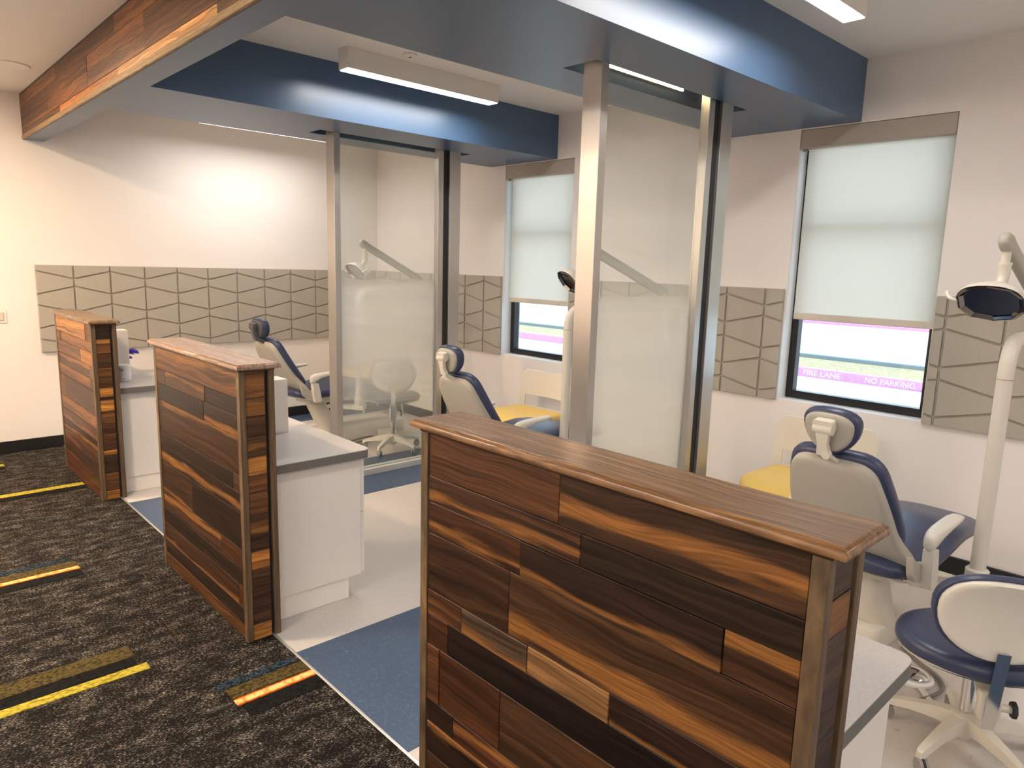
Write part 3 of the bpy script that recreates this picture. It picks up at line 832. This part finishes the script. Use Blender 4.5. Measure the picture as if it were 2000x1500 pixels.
finish('body', lathe([(.042, 0), (.042, -.008), (.030, -.014), (.010, -.015)], 20), 'white_lam', t, smooth=40)
finish('lens', lathe([(.006, -.015), (.006, -.018), (.003, -.019)], 10), 'black_rubber', t)

# ------------------------------------------------------------------ switch, outlets
def plate(name, loc, rz, label, cat, w, h, kind):
    t = empty(name, loc, rz); tag(t, label, cat)
    finish('cover_plate', box(-w / 2, w / 2, -.006, 0, -h / 2, h / 2, .0025, 2), 'white_lam', t)
    n = 2 if w > .1 else 1
    for k in range(n):
        c = (k - (n - 1) / 2) * .046
        if kind == 'switch':
            finish('rocker', box(c - .015, c + .015, -.012, -.005, -.030, .030, .002), 'shade_hem', t)
        else:
            for zz in (-.02, .02):
                finish('socket', box(c - .014, c + .014, -.008, -.005, zz - .013, zz + .013, .002), 'light_plastic', t)
plate('light_switch', (-.260, YB, 1.083), 0, 'double white light switch on the end wall at the left edge', 'light switch', .115, .105, 'switch')
plate('wall_outlet', (XW, 4.89, .440), -PI / 2, 'small white outlet low on the wall behind the glass screen', 'outlet', .07, .085, 'outlet')

# ------------------------------------------------------------------ dental chairs
def dental_chair(loc, rz, label, head='white_plastic', plate='white_shell'):
    t = empty('dental_chair', loc, rz); tag(t, label, 'dental chair', 'navy dental chairs in the bays')
    # --- floor base and pedestal
    ol = round_poly([(.02, -.06), (.95, -.06), (.95, .33), (.02, .33)], .04, 4)
    finish('base', pad(ol, [(1, 0), (1, .085), (.985, .098), (.96, .102)], (0, 0, 0), (1, 0, 0), (0, 1, 0)), 'white_plastic', t, smooth=35)
    R = []
    for k in range(9):
        f = k / 8
        R.append(superring(.16 - .15 * f, 0.02, .0, .075 + .01 * f, .085 - .02 * f, 'Z', 20, 3.4))
        R[-1] = [(p[0], p[1], .09 + .31 * f) for p in R[-1]]
    finish('pedestal', add_rings(bmesh.new(), R), 'white_plastic', t, smooth=40)
    finish('pedestal_collar', box(-.10, .13, -.10, .12, .375, .402, .006, 2), 'white_plastic', t, smooth=40)
    # --- seat frame
    ol = round_poly([(-.26, .505), (-.24, .45), (-.10, .40), (.34, .40), (.42, .45), (.42, .47), (.05, .47), (-.2, .50)], .02, 3)
    finish('seat_frame', extrude_poly(ol, (0, .185, 0), (1, 0, 0), (0, 0, 1), 0, .37), 'white_plastic', t, smooth=35)
    # --- seat and leg rest as one upholstered pad
    S = [(-.285, .515, .150, .030), (-.275, .525, .195, .060), (-.25, .532, .220, .080), (-.15, .528, .243, .094), (0, .528, .252, .098), (.15, .548, .252, .102),
         (.26, .560, .248, .102), (.36, .553, .238, .098), (.48, .530, .225, .09), (.60, .508, .212, .08), (.70, .492, .195, .068), (.74, .482, .165, .05), (.755, .470, .12, .025)]
    R = [superring(x, 0, zt - th / 2, hw, th / 2, 'X', 28, 3.0) for x, zt, hw, th in S]
    finish('seat_cushion', add_rings(bmesh.new(), R), 'navy_vinyl', t, smooth=60)
    finish('foot_cover', pad(round_poly([(.48, -.20), (.775, -.17), (.775, .17), (.48, .20)], .07, 5), [(1, 0), (1.0, .004), (.99, .006)], (0, 0, .524), (1, 0, -.10), (0, 1, 0)), 'light_plastic', t, smooth=40)
    # --- back: frame axes
    b0, b1 = Vector((-.215, 0, .545)), Vector((-.450, 0, .935))
    V = (b1 - b0).normalized(); U = Vector((0, -1, 0)); Nn = U.cross(V)
    if Nn.x < 0: U = -U; Nn = U.cross(V)      # normal faces the patient side (+x)
    ln = (b1 - b0).length
    def bend(u, v): return -.020 * math.sin(PI * max(0, min(1, v / ln))) + .25 * u * u
    ol = round_poly([(-.185, -.01), (.185, -.01), (.208, .10), (.205, .26), (.165, ln), (-.165, ln), (-.205, .26), (-.208, .10)], [.05, .05, .1, .2, .085, .085, .2, .1], 6)
    finish('back_cushion', pad(ol, cushion(.062), b0, U, V, bend), 'navy_vinyl', t, smooth=60)
    ol2 = round_poly([(-.205, -.075), (.205, -.075), (.236, -.045), (.226, .0), (.197, .09), (.190, .25), (.149, ln - .018), (-.149, ln - .018), (-.190, .25), (-.197, .09), (-.226, .0), (-.236, -.045)], [.02, .02, .02, .04, .06, .2, .075, .075, .2, .06, .04, .02], 6)
    finish('back_shell', pad(ol2, [(.90, -.030), (.97, -.026), (1, -.014), (1, .008)], b0, U, V, bend), 'white_shell', t, smooth=60)
    # shell wings sweeping forward to the arm brackets
    for s in (-1, 1):
        ol = round_poly([(-.262, .572), (-.200, .530), (-.112, .512), (-.108, .455), (-.20, .452), (-.245, .490)], [.01, .05, .01, .01, .03, .02], 5)
        yb_ = .256 if s > 0 else -.226
        finish('shell_wing', extrude_poly(ol, (0, yb_, 0), (1, 0, 0), (0, 0, 1), 0, .024), 'white_shell', t, smooth=35)
        ya = s * .268
        ol = round_poly([(-.155, .425), (-.095, .425), (-.105, .50), (-.125, .585), (-.175, .585), (-.168, .50)], [.012] * 6, 3)
        br = finish('arm_bracket', extrude_poly(ol, (0, ya + .019, 0), (1, 0, 0), (0, 0, 1), 0, .038), 'white_plastic', t, smooth=35)
        R = [superring(x, ya, zc, hw, hh, 'X', 16, 2.6) for x, zc, hw, hh in [(-.188, .612, .012, .022), (-.180, .616, .020, .032), (-.15, .625, .026, .034), (-.10, .640, .029, .024), (-.02, .650, .030, .017), (.06, .656, .029, .013), (.10, .657, .024, .010), (.108, .657, .014, .006)]]
        finish('armrest', add_rings(bmesh.new(), R), 'white_plastic', t, smooth=60)
    finish('release_lever', tube([(-.20, -.20, .455), (-.13, -.215, .440), (-.09, -.22, .425)], .008, 8), 'chrome', t, smooth=40)
    # --- headrest
    hc = Vector((-.492, 0, 1.022)); hv = Vector((-.22, 0, .976)).normalized(); hu = U; hn = hu.cross(hv)
    # sweep
    pts = []
    for k in range(28):
        a = 2 * PI * k / 28; ca, sa = math.cos(a), math.sin(a)
        wv = .100 * (1 + .26 * sa)
        pts.append((wv * math.copysign(abs(ca) ** .82, ca), .086 * math.copysign(abs(sa) ** .86, sa)))
    def hb_(u, v): return 1.2 * u * u
    finish('headrest_cushion', pad(pts, [(s, h * .052) for s, h in CUSH], hc, hu, hv, hb_), 'navy_vinyl', t, smooth=60)
    finish('headrest_plate', pad(pts, [(.72, -.014), (.82, -.011), (.86, -.003), (.86, .004)], hc, hu, hv, hb_), plate, t, smooth=60)
    o2 = hc - hn * .012
    def P(u, v, n): return hc + hu * u + hv * v + hn * n
    finish('hinge_block', pad(round_poly([(-.036, .012), (.036, .012), (.036, .058), (-.036, .058)], .012, 4), [(1, -.044), (1, -.008)], hc, hu, hv), head, t, smooth=35)
    finish('hinge_barrel', tube([P(-.034, .024, -.034), P(.034, .024, -.034)], .019, 14), head, t, smooth=40)
    top = b1 + Nn * .0 - V * .02
    arm = [P(0, .020, -.036), P(0, -.03, -.040), P(0, -.075, -.034), top + Nn * (-.012)]
    bm = bmesh.new(); R = []
    for p, w, d in zip(arm, [.025, .017, .024, .030], [.011, .010, .011, .010]):
        R.append([p + hu * w + hn * d, p - hu * w + hn * d, p - hu * w - hn * d, p + hu * w - hn * d])
    add_rings(bm, R)
    finish('headrest_arm', bm, head, t, smooth=25)
    finish('arm_knob', tube([P(-.012, -.070, -.048), P(-.012, -.070, -.028)], .016, 14), head, t, smooth=40)
    return t
CHAIRS = [((1.93, .095, 0), -.05, 'navy dental chair on the right behind the nearest half wall, armrest showing'),
          ((1.93, 2.33, 0), -.02, 'navy dental chair in the middle bay, back and headrest above the near cap'),
          ((1.77, 4.63, 0), .07, 'navy dental chair seen from the side in the far bay', 'dark_plastic', 'dark_plastic')]
for c in CHAIRS: dental_chair(*c)

# ------------------------------------------------------------------ dental lamps on posts
def dental_lamp(loc, a1, a2, label, chair, head_rot=0., bar=.62, elbow_z=1.43, tip=(.58, .29)):
    t = empty('dental_lamp', loc); tag(t, label, 'dental lamp', 'cream post mounted dental lamps')
    d1 = Vector((math.cos(a1), math.sin(a1), 0)); d2 = Vector((math.cos(a2), math.sin(a2), 0))
    # bracket to the chair frame
    cx, cy = chair[0] - loc[0] + .02, chair[1] - loc[1] - .05
    v = Vector((cx, cy, 0)); n = v.normalized(); v = v - n * .095; q = Vector((-n.y, n.x, 0)) * .045
    R = []
    for z in (.335, .365):
        R.append([tuple(p + Vector((0, 0, z))) for p in (-n * .05 - q, v - q * .8, v + q * .8, -n * .05 + q)])
    finish('mount_arm', add_rings(bmesh.new(), R), 'white_plastic', t)
    finish('collar', lathe([(.040, .330), (.042, .335), (.042, .430), (.036, .436)], 20), 'white_plastic', t, smooth=40)
    zbar = 1.345; E = d1 * bar
    path = corner_path([(0, 0, .40), (0, 0, zbar), tuple(E * .97 + Vector((0, 0, zbar)))], .13, 8)
    finish('post', tube(path, .0285, 16), 'white_plastic', t, smooth=50)
    finish('post_joint', tube([(0, 0, 1.200), (0, 0, 1.204)], .0296, 16), 'white_shell', t, smooth=40)
    path = corner_path([tuple(E * .90 + Vector((0, 0, zbar))), tuple(E + Vector((0, 0, zbar))), tuple(E + Vector((0, 0, elbow_z)))], .035, 6)
    finish('elbow', tube(path, .024, 14), 'white_plastic', t, smooth=50)
    Pe = E + Vector((0, 0, elbow_z + .005)); Pt = Pe + d2 * tip[0] + Vector((0, 0, tip[1]))
    ax = (Pt - Pe).normalized(); sd_ = Vector((-d2.y, d2.x, 0)); up = ax.cross(sd_)
    if up.z < 0: up = -up
    R = []
    for f, hh, hw in [(-.06, .012, .014), (-.05, .024, .020), (0, .030, .023), (.9, .029, .023), (.97, .034, .024), (1.02, .028, .022), (1.035, .012, .014)]:
        c = Pe + (Pt - Pe) * f; ring = []
        for k in range(16):
            an = 2 * PI * k / 16; ca, sa = math.cos(an), math.sin(an)
            ring.append(c + sd_ * hw * math.copysign(abs(ca) ** .7, ca) + up * hh * math.copysign(abs(sa) ** .7, sa))
        R.append(ring)
    finish('spring_arm', add_rings(bmesh.new(), R), 'white_shell', t, smooth=50)
    # drop rod and curved neck
    T0 = Pt + Vector((0, 0, -.015)) - ax * .03
    out = d2
    finish('drop_rod', tube([T0, T0 + Vector((0, 0, -.065))], .0165, 14), 'white_plastic', t, smooth=50)
    finish('sleeve', tube([T0 + Vector((0, 0, -.053)), T0 + Vector((0, 0, -.064))], .0245, 14), 'white_plastic', t, smooth=50)
    nk = bez([T0 + Vector((0, 0, -.060)), T0 + Vector((0, 0, -.11)), T0 + Vector((0, 0, -.145)) + out * .022, T0 + Vector((0, 0, -.172)) + out * .055], 5)
    finish('neck', tube(nk, [.0225 - .0004 * i for i in range(len(nk))], 14), 'white_plastic', t, smooth=50)
    # head: oval shell with mirror dish, facing down and outwards
    hd = empty('lamp_head', tuple(T0 + Vector((0, 0, -.200)) + out * .085)); hd.parent = t
    hd.rotation_euler = (0, 0, a2 + head_rot)
    side = 'X'
    # local: X forward (away from neck), Y sideways, dish faces -Z tilted
    tilt = Matrix.Rotation(math.radians(-54), 3, 'Y')
    R = []
    for s, zz in [(.25, .062), (.55, .054), (.80, .036), (.95, .012), (1.0, -.006), (1.0, -.016), (.97, -.014), (.80, .012), (.52, .034), (.18, .044)]:
        ring = []
        for k in range(28):
            an = 2 * PI * k / 28; ca, sa = math.cos(an), math.sin(an)
            ring.append(tilt @ Vector((.082 * s * math.copysign(abs(ca) ** .85, ca), .118 * s * math.copysign(abs(sa) ** .8, sa), zz)))
        R.append(ring)
    finish('head_shell', add_rings(bmesh.new(), R), 'white_plastic', hd, smooth=50)
    R = []
    rr = random.Random(3)
    for s, zz in [(.955, -.006), (.985, -.019), (.92, -.021), (.76, .002), (.48, .024), (.14, .034)]:
        ring = []
        for k in range(10):
            an = 2 * PI * k / 10; ca, sa = math.cos(an), math.sin(an)
            ring.append(tilt @ Vector((.082 * s * math.copysign(abs(ca) ** .85, ca), .118 * s * math.copysign(abs(sa) ** .8, sa), zz)))
        R.append(ring)
    bm = add_rings(bmesh.new(), R)
    finish('reflector', bm, 'reflector_dark', hd)
    for s in (-1, 1):
        pth = [tilt @ Vector(p) for p in ((0, s * .105, -.010), (.01, s * .135, -.012), (.012, s * .158, .012), (.012, s * .165, .030))]
        finish('handle', tube(bez(pth, 4), .0075, 10), 'white_plastic', hd, smooth=50)
        pth = [tilt @ Vector(p) for p in ((-.035, s * .02, .075), (-.045, s * .075, .066), (-.03, s * .106, .035), (-.005, s * .112, .004))]
        finish('yoke', tube(bez(pth, 5), .010, 10), 'white_plastic', hd, smooth=50)
    finish('yoke_hub', tube([tilt @ Vector((-.055, 0, .085)), tilt @ Vector((-.02, 0, .050))], .023, 14), 'white_plastic', hd, smooth=50)
    return t
dental_lamp((2.12, -.245, 0), .02, PI - .10, 'cream dental lamp and post at the right edge of the picture', CHAIRS[0][0])
dental_lamp((2.118, 2.015, 0), -.50, PI - .42, 'cream dental lamp and post half hidden behind the near glass screen', CHAIRS[1][0])
dental_lamp((2.018, 4.295, 0), 0.0, PI, 'cream dental lamp on a bent arm seen through the far glass screen', CHAIRS[2][0])

# ------------------------------------------------------------------ operator stools
def stool(loc, leg_a, back_a, label, seat_z=.42, seat_r=.225, back_r=.235, back_z=.60):
    t = empty('operator_stool', loc); tag(t, label, 'stool', 'navy operator stools with oval backs')
    hub_z = .115
    finish('hub', lathe([(.026, .045), (.038, .060), (.045, .10), (.042, .130), (.028, .136)], 20), 'white_plastic', t, smooth=40)
    for k in range(5):
        a = leg_a + 2 * PI * k / 5; d = Vector((math.cos(a), math.sin(a), 0)); q = Vector((-d.y, d.x, 0))
        R = []
        for r, zt, zb, w in [(.02, .128, .070, .026), (.08, .124, .080, .023), (.16, .105, .075, .019), (.225, .086, .062, .016), (.25, .078, .050, .014), (.256, .070, .046, .010)]:
            R.append([d * r + q * w + Vector((0, 0, zb)), d * r + q * w * .8 + Vector((0, 0, zt)), d * r - q * w * .8 + Vector((0, 0, zt)), d * r - q * w + Vector((0, 0, zb))])
        finish('leg', add_rings(bmesh.new(), R), 'white_plastic', t, smooth=30)
        c = d * .245
        ca = a + 1.0 + k * .7
        cd_ = Vector((math.cos(ca), math.sin(ca), 0)) ; cn = Vector((-cd_.y, cd_.x, 0))
        cs = finish('caster', tube([c + cd_ * .0 + Vector((0, 0, .058)), c + Vector((0, 0, .040))], .007, 8), 'black_rubber', t)
        wc = c + cd_ * .010 + Vector((0, 0, .0255))
        for s in (-1, 1):
            finish('wheel', tube([wc + cn * s * .004, wc + cn * s * .0145], .025, 18), 'caster_grey', cs, smooth=40)
        finish('wheel_hood', tube([wc + cn * -.0035 + Vector((0, 0, .002)), wc + cn * .0035 + Vector((0, 0, .002))], .0262, 18), 'black_rubber', cs, smooth=40)
    finish('gas_lift', tube([(0, 0, .125), (0, 0, seat_z - .06)], .0195, 18), 'chrome', t, smooth=50)
    b = Vector((math.cos(back_a), math.sin(back_a), 0)); s = Vector((-b.y, b.x, 0))
    finish('mechanism', box(-.055, .055, -.045, .045, seat_z - .075, seat_z - .045, .006, 2), 'white_plastic', t, rot=(0, 0, back_a), smooth=40)
    # seat: wide towards the back, tapering forward
    pts = []
    for k in range(36):
        a = 2 * PI * k / 36; ca, sa = math.cos(a), math.sin(a)
        pts.append((seat_r * .92 * ca, seat_r * (1.02 + .10 * ca) * sa))
    finish('seat_pan', pad(pts, [(.88, 0), (.97, .006), (.985, .014)], (0, 0, seat_z - .052), b, s), 'white_plastic', t, smooth=50)
    def sb(u, v): return .22 * v * v - .010 + .12 * u * u * (1 if u > 0 else .2)
    finish('seat_cushion', pad(pts, [(.95, -.010), (1, .006), (1.0, .024), (.97, .040), (.90, .050), (.7, .056), (.35, .058)], (0, 0, seat_z - .038), b, s, sb), 'navy_vinyl', t, smooth=60)
    # lever
    lv = s * -1
    finish('lever', tube([lv * .04 + Vector((0, 0, seat_z - .062)), lv * .15 + Vector((0, 0, seat_z - .066)), lv * .20 + Vector((0, 0, seat_z - .060))], [.006, .007, .011], 8), 'white_plastic', t, smooth=40)
    # back bracket, upright, knob
    pb = b * (back_r - .045)
    path = [b * .04 + Vector((0, 0, seat_z - .065)), b * (.11) + Vector((0, 0, seat_z - .085)), pb + Vector((0, 0, seat_z - .130))]
    bm = bmesh.new(); R = []
    for p, w in zip(path, [.026, .026, .026]):
        R.append([p + s * w + Vector((0, 0, .009)), p - s * w + Vector((0, 0, .009)), p - s * w - Vector((0, 0, .009)), p + s * w - Vector((0, 0, .009))])
    finish('back_bracket', add_rings(bm, R), 'white_plastic', t, smooth=25)
    finish('clamp', box(-.022, .022, -.030, .030, -.045, .045, .008, 2), 'white_plastic', t, loc=pb + Vector((0, 0, seat_z - .130)), rot=(0, 0, back_a), smooth=40)
    finish('knob', tube([pb + s * .03 + Vector((0, 0, seat_z - .130)), pb + s * .062 + Vector((0, 0, seat_z - .130))], .012, 12), 'white_plastic', t, smooth=40)
    finish('knob_grip', tube([pb + s * .060 + Vector((0, 0, seat_z - .130)), pb + s * .072 + Vector((0, 0, seat_z - .130))], .026, 7), 'black_rubber', t)
    ub = pb + b * .012 + Vector((0, 0, seat_z - .200)); ut = pb + b * .058 + Vector((0, 0, back_z - .085))
    ax = (ut - ub).normalized(); nn = s.cross(ax)
    R = [[p + s * .018 + nn * .006, p + s * .012 - nn * .006, p - s * .012 - nn * .006, p - s * .018 + nn * .006] for p in (ub, ut)]
    finish('back_upright', add_rings(bmesh.new(), R), 'chrome', t)
    # backrest
    oc = pb + b * .020 + Vector((0, 0, back_z))
    V = (Vector((0, 0, 1)) + b * .10).normalized(); U = s if s.cross(V).dot(b) < 0 else -s
    pts = []
    for k in range(36):
        a = 2 * PI * k / 36; ca, sa = math.cos(a), math.sin(a)
        w = .185 * (1 + .05 * sa)
        pts.append((w * math.copysign(abs(ca) ** .86, ca), .142 * math.copysign(abs(sa) ** .86, sa)))
    def bb(u, v): return 1.1 * u * u
    finish('backrest_pad', pad(pts, [(.97, -.012), (1, -.004), (1, .012), (.96, .026), (.85, .034), (.5, .038)], oc, U, V, bb), 'navy_vinyl', t, smooth=60)
    finish('backrest_shell', pad(pts, [(.30, -.012), (.60, -.016), (.80, -.025), (.89, -.027), (.925, -.020), (.935, -.006)], oc, U, V, bb), 'white_plastic', t, smooth=60)
    return t
ta = math.atan2(-.52, -2.63)
stool((1.55, -.385, 0), 2.92, ta + .30, 'navy operator stool with oval cream back at the lower right corner', seat_z=.405, seat_r=.235, back_z=.565)
stool((2.20, 4.06, 0), math.atan2(-.13, -.23), math.atan2(-4.96, -3.28) + .02, 'navy operator stool standing behind the far glass screen', seat_z=.485, seat_r=.225, back_z=.665)

# ------------------------------------------------------------------ guest chairs
def guest_chair(loc, label):
    t = empty('guest_chair', loc); tag(t, label, 'guest chair', 'yellow seated guest chairs under the windows')
    # local: faces -x; seat from x=-.46 to 0; width .54
    ol = round_poly([(-.48, -.27), (-.02, -.25), (-.02, .25), (-.48, .27)], [.12, .06, .06, .12], 6)
    def sb(u, v): return -.9 * max(0, -.36 - u) ** 1.5 + .10 * v * v
    finish('seat', pad(ol, [(.93, -.006), (.99, .010), (1, .032), (.98, .050), (.92, .060), (.75, .064), (.4, .060)], (0, 0, .400), (1, 0, 0), (0, 1, 0), sb), 'yellow_pad', t, smooth=60)
    ol = round_poly([(-.46, -.25), (-.02, -.24), (-.02, .24), (-.46, .25)], .08, 5)
    finish('seat_shell', pad(ol, [(.9, -.018), (1, -.006), (1, .002)], (0, 0, .398), (1, 0, 0), (0, 1, 0)), 'guest_back_plastic', t, smooth=50)
    # back: panel with a slot low down, built from bars and an upper panel
    def curve(y): return .035 * (1 - (y / .29) ** 2)
    def piece(y0, y1, z0, z1, top=False, n=14):
        R = []
        for i in range(n + 1):
            y = y0 + (y1 - y0) * i / n; c = curve(y)
            zt = z1
            if top:
                e = abs(y) / .29
                zt = z1 - .06 * max(0, e - .84) ** 2 / .0256
            lean = lambda z: .10 * (z - .4)
            R.append([(c + lean(z0) - .004, y, z0), (c + lean(zt) - .004, y, zt), (c + lean(zt) + .008, y, zt), (c + lean(z0) + .008, y, z0)])
        return add_rings(bmesh.new(), R)
    bk = finish('back', piece(-.29, .29, .545, .745, True), 'guest_back_plastic', t, smooth=50)
    finish('back_side', piece(-.29, -.235, .42, .546, n=3), 'guest_back_plastic', t, smooth=50)
    finish('back_side', piece(.235, .29, .42, .546, n=3), 'guest_back_plastic', t, smooth=50)
    finish('back_lower', piece(-.29, .29, .405, .455), 'guest_back_plastic', t, smooth=50)
    for sx in (-.42, -.03):
        for sy in (-.235, .235):
            fx = sx + (-.03 if sx < -.2 else .06)
            finish('leg', tube([(sx, sy, .395), (fx, sy * 1.04, .0)], .011, 10), 'metal_trim', t, smooth=50)
    return t
guest_chair((2.885, .735, 0), 'yellow seated white guest chair on the right below the FIRE LANE window')
guest_chair((2.885, 2.945, 0), 'yellow seated white guest chair in the middle bay beyond the dental chair')
guest_chair((3.06, 5.45, 0), 'yellow seated guest chair faintly visible through the far frosted glass')

# ------------------------------------------------------------------ small things on and around
def glove_dispenser(x0, x1, y0, y1, z0, z1, label):
    t = empty('glove_dispenser', (x0, y0, z0)); tag(t, label, 'dispenser', 'white upright dispensers on the counters')
    w, d, h = x1 - x0, y1 - y0, z1 - z0
    finish('case', box(0, w, 0, d, 0, h, .003, 2), 'white_lam', t, smooth=40)
    finish('front_lip', box(w, w + .003, .01, d - .01, .02, h - .02, .001), 'white_plastic', t)
    finish('clip', lathe([(.012, h), (.014, h + .006), (.008, h + .018)], 10, (w * .45, .03)), 'black_rubber', t)
    return t
glove_dispenser(.22, .474, 2.385, 2.50, CZ, .992, 'white upright dispenser case on the counter behind the middle half wall')
glove_dispenser(.16, .360, 4.68, 4.80, CZ, 1.045, 'white upright dispenser case on the far counter, purple gloves at its side')
g = empty('gloves', (.363, 4.74, .87)); tag(g, 'purple disposable gloves poking out of the far dispenser', 'gloves')
for pts, r in ([[(0.0, 0, .015), (.03, -.012, .022), (.06, -.02, .008), (.072, -.02, -.002)], [.010, .016, .013, .003]],
               [[(0, -.01, -.03), (.016, -.015, -.028), (.026, -.018, -.036)], [.010, .010, .003]],
               [[(0, .012, .01), (.025, .010, .002), (.045, .0, -.008)], [.008, .010, .003]]):
    finish('glove_finger', tube(bez(pts, 4) if False else pts, r, 10), 'glove_purple', g, smooth=60)
t = empty('wipes_tub', (.252, 4.42, CZ)); tag(t, 'round white tub with faint print on the far counter', 'tub')
finish('tub', lathe([(.040, 0), (.044, .004), (.045, .012), (.045, .090), (.047, .092), (.047, .108), (.044, .112), (.02, .113)], 28), 'light_plastic', t, smooth=40)
for k, (z0, l) in enumerate([(.082, .7), (.072, .7), (.062, .5), (.048, .6), (.034, .4), (.018, .8)]):
    R = []
    for a in [3.7 + l * i / 6 for i in range(7)]:
        c, s = math.cos(a) * .0454, math.sin(a) * .0454
        R.append([(c, s, z0), (c, s, z0 + (.006 if k < 2 else .003)), (c * .99, s * .99, z0 + .003)])
    finish('print_line', add_rings(bmesh.new(), R), 'ink_grey', t)

t = empty('foot_pedal', (1.87, -.135, 0)); tag(t, 'round chrome foot pedal on the floor by the stool', 'foot pedal')
finish('base_disc', lathe([(.070, 0), (.073, .004), (.073, .014), (.068, .019), (.060, .020)], 30), 'light_plastic', t, smooth=40)
finish('pedal_dome', lathe([(.060, .019), (.060, .028), (.052, .036), (.030, .046), (.006, .049)], 30), 'chrome', t, smooth=30)
finish('pedal_arm', box(-.012, .012, -.16, -.06, .004, .014, .003), 'white_plastic', t, rot=(0, 0, -.9))

def cable(pts, r, label, group=None):
    pts = bez(pts, 8)
    o = finish('floor_cable', tube(pts, r, 8), 'cable_grey', smooth=60)
    tag(o, label, 'cable', group)
zc = .008
cable([(2.30, 4.50, zc), (2.22, 4.46, zc), (2.08, 4.42, zc), (1.93, 4.36, zc), (1.80, 4.30, zc), (1.66, 4.32, zc)], .008, 'outermost dark hose looping over the floor behind the far stool')
cable([(2.30, 4.53, zc), (2.18, 4.53, zc), (2.02, 4.46, zc), (1.90, 4.30, zc), (1.82, 4.20, zc), (1.70, 4.18, zc)], .007, 'middle dark hose looping over the floor behind the far stool')
cable([(2.30, 4.47, zc), (2.20, 4.40, zc), (2.06, 4.34, zc), (1.96, 4.30, zc + .014), (1.84, 4.36, zc + .016), (1.72, 4.38, zc)], .006, 'thin grey hose crossing the others on the far bay floor')
cable([(2.10, -.02, zc), (2.02, -.10, zc), (1.95, -.20, zc), (1.86, -.24, zc), (1.72, -.20, zc), (1.62, -.12, zc)], .007, 'dark hose on the floor curving past the foot pedal')
cable([(2.02, .02, zc), (1.98, -.02, zc), (1.90, -.03, zc), (1.84, -.06, zc), (1.82, -.11, zc)], .006, 'grey cable on the floor from the right dental chair to the pedal')
t = empty('hose_cover', (2.28, 4.43, 0), -.35); tag(t, 'small white arched hose cover on the floor of the far bay', 'hose cover')
ol = [(-.055, 0), (-.055, .05)] + [(-.055 * math.cos(a), .05 + .05 * math.sin(a)) for a in [PI * i / 10 for i in range(1, 10)]] + [(.055, .05), (.055, 0), (.035, 0), (.035, .045)] + [(.035 * math.cos(a), .045 + .03 * math.sin(a)) for a in [PI * i / 8 for i in range(1, 8)]] + [(-.035, .045), (-.035, 0)]
bm = bmesh.new()
va = [bm.verts.new((-.0, u, v)) for u, v in ol]; vb = [bm.verts.new((.16, u, v)) for u, v in ol]
f = bm.faces.new(va); f2 = bm.faces.new(vb[::-1])
for i in range(len(ol)):
    j = (i + 1) % len(ol); bm.faces.new((va[i], va[j], vb[j], vb[i]))
finish('arch', bm, 'white_plastic', t, smooth=35)
finish('end_wall', box(.155, .165, -.053, .053, 0, .085, .002), 'white_plastic', t)

# ------------------------------------------------------------------ outside
ZG = -.12
gr = struct('ground', box(XW + .215, 10.5, -40, 60, ZG - .1, ZG), 'concrete', label='pale concrete drive outside the windows')
struct('ground_gravel', box(10.64, 12.0, -40, 60, ZG - .1, .025), 'gravel', label='strip of sparse gravel and grass between the kerbs')
struct('ground_far', box(12.14, 21.0, -60, 90, ZG - .1, .060), 'concrete', label='pale concrete parking lot beyond the gravel')
struct('ground_beyond', box(21.2, 120, -120, 160, ZG - .1, .10), 'concrete')
k = finish('fire_lane_kerb', box(10.5, 10.64, -40, 60, ZG - .1, .03, .012, 2), 'kerb_pink'); tag(k, 'pink painted kerb outside lettered FIRE LANE NO PARKING', 'kerb')
def lettering(txt, y, w):
    cu = bpy.data.curves.new('lettering', 'FONT'); cu.body = txt; cu.size = .125; cu.extrude = .001
    cu.materials.append(M['letter_white'])
    o = bpy.data.objects.new('lettering', cu); COL.objects.link(o); o.parent = k
    o.location = (10.4985, y, -.087); o.rotation_euler = (PI / 2, 0, -PI / 2)
    bpy.context.view_layer.update()
    o.scale.x = w / o.dimensions.x
lettering('FIRE LANE', 4.30, .60); lettering('NO PARKING', 3.31, .72)
kk = finish('grey_kerb', box(12.0, 12.14, -60, 90, ZG - .1, .093, .01, 2), 'kerb_grey'); tag(kk, 'low grey kerb behind the gravel strip outside', 'kerb')
kk = finish('far_kerb', box(20.9, 21.2, -60, 90, ZG - .1, .20, .01, 2), 'kerb_pink'); tag(kk, 'far pink kerb just under the shade edge outside', 'kerb')
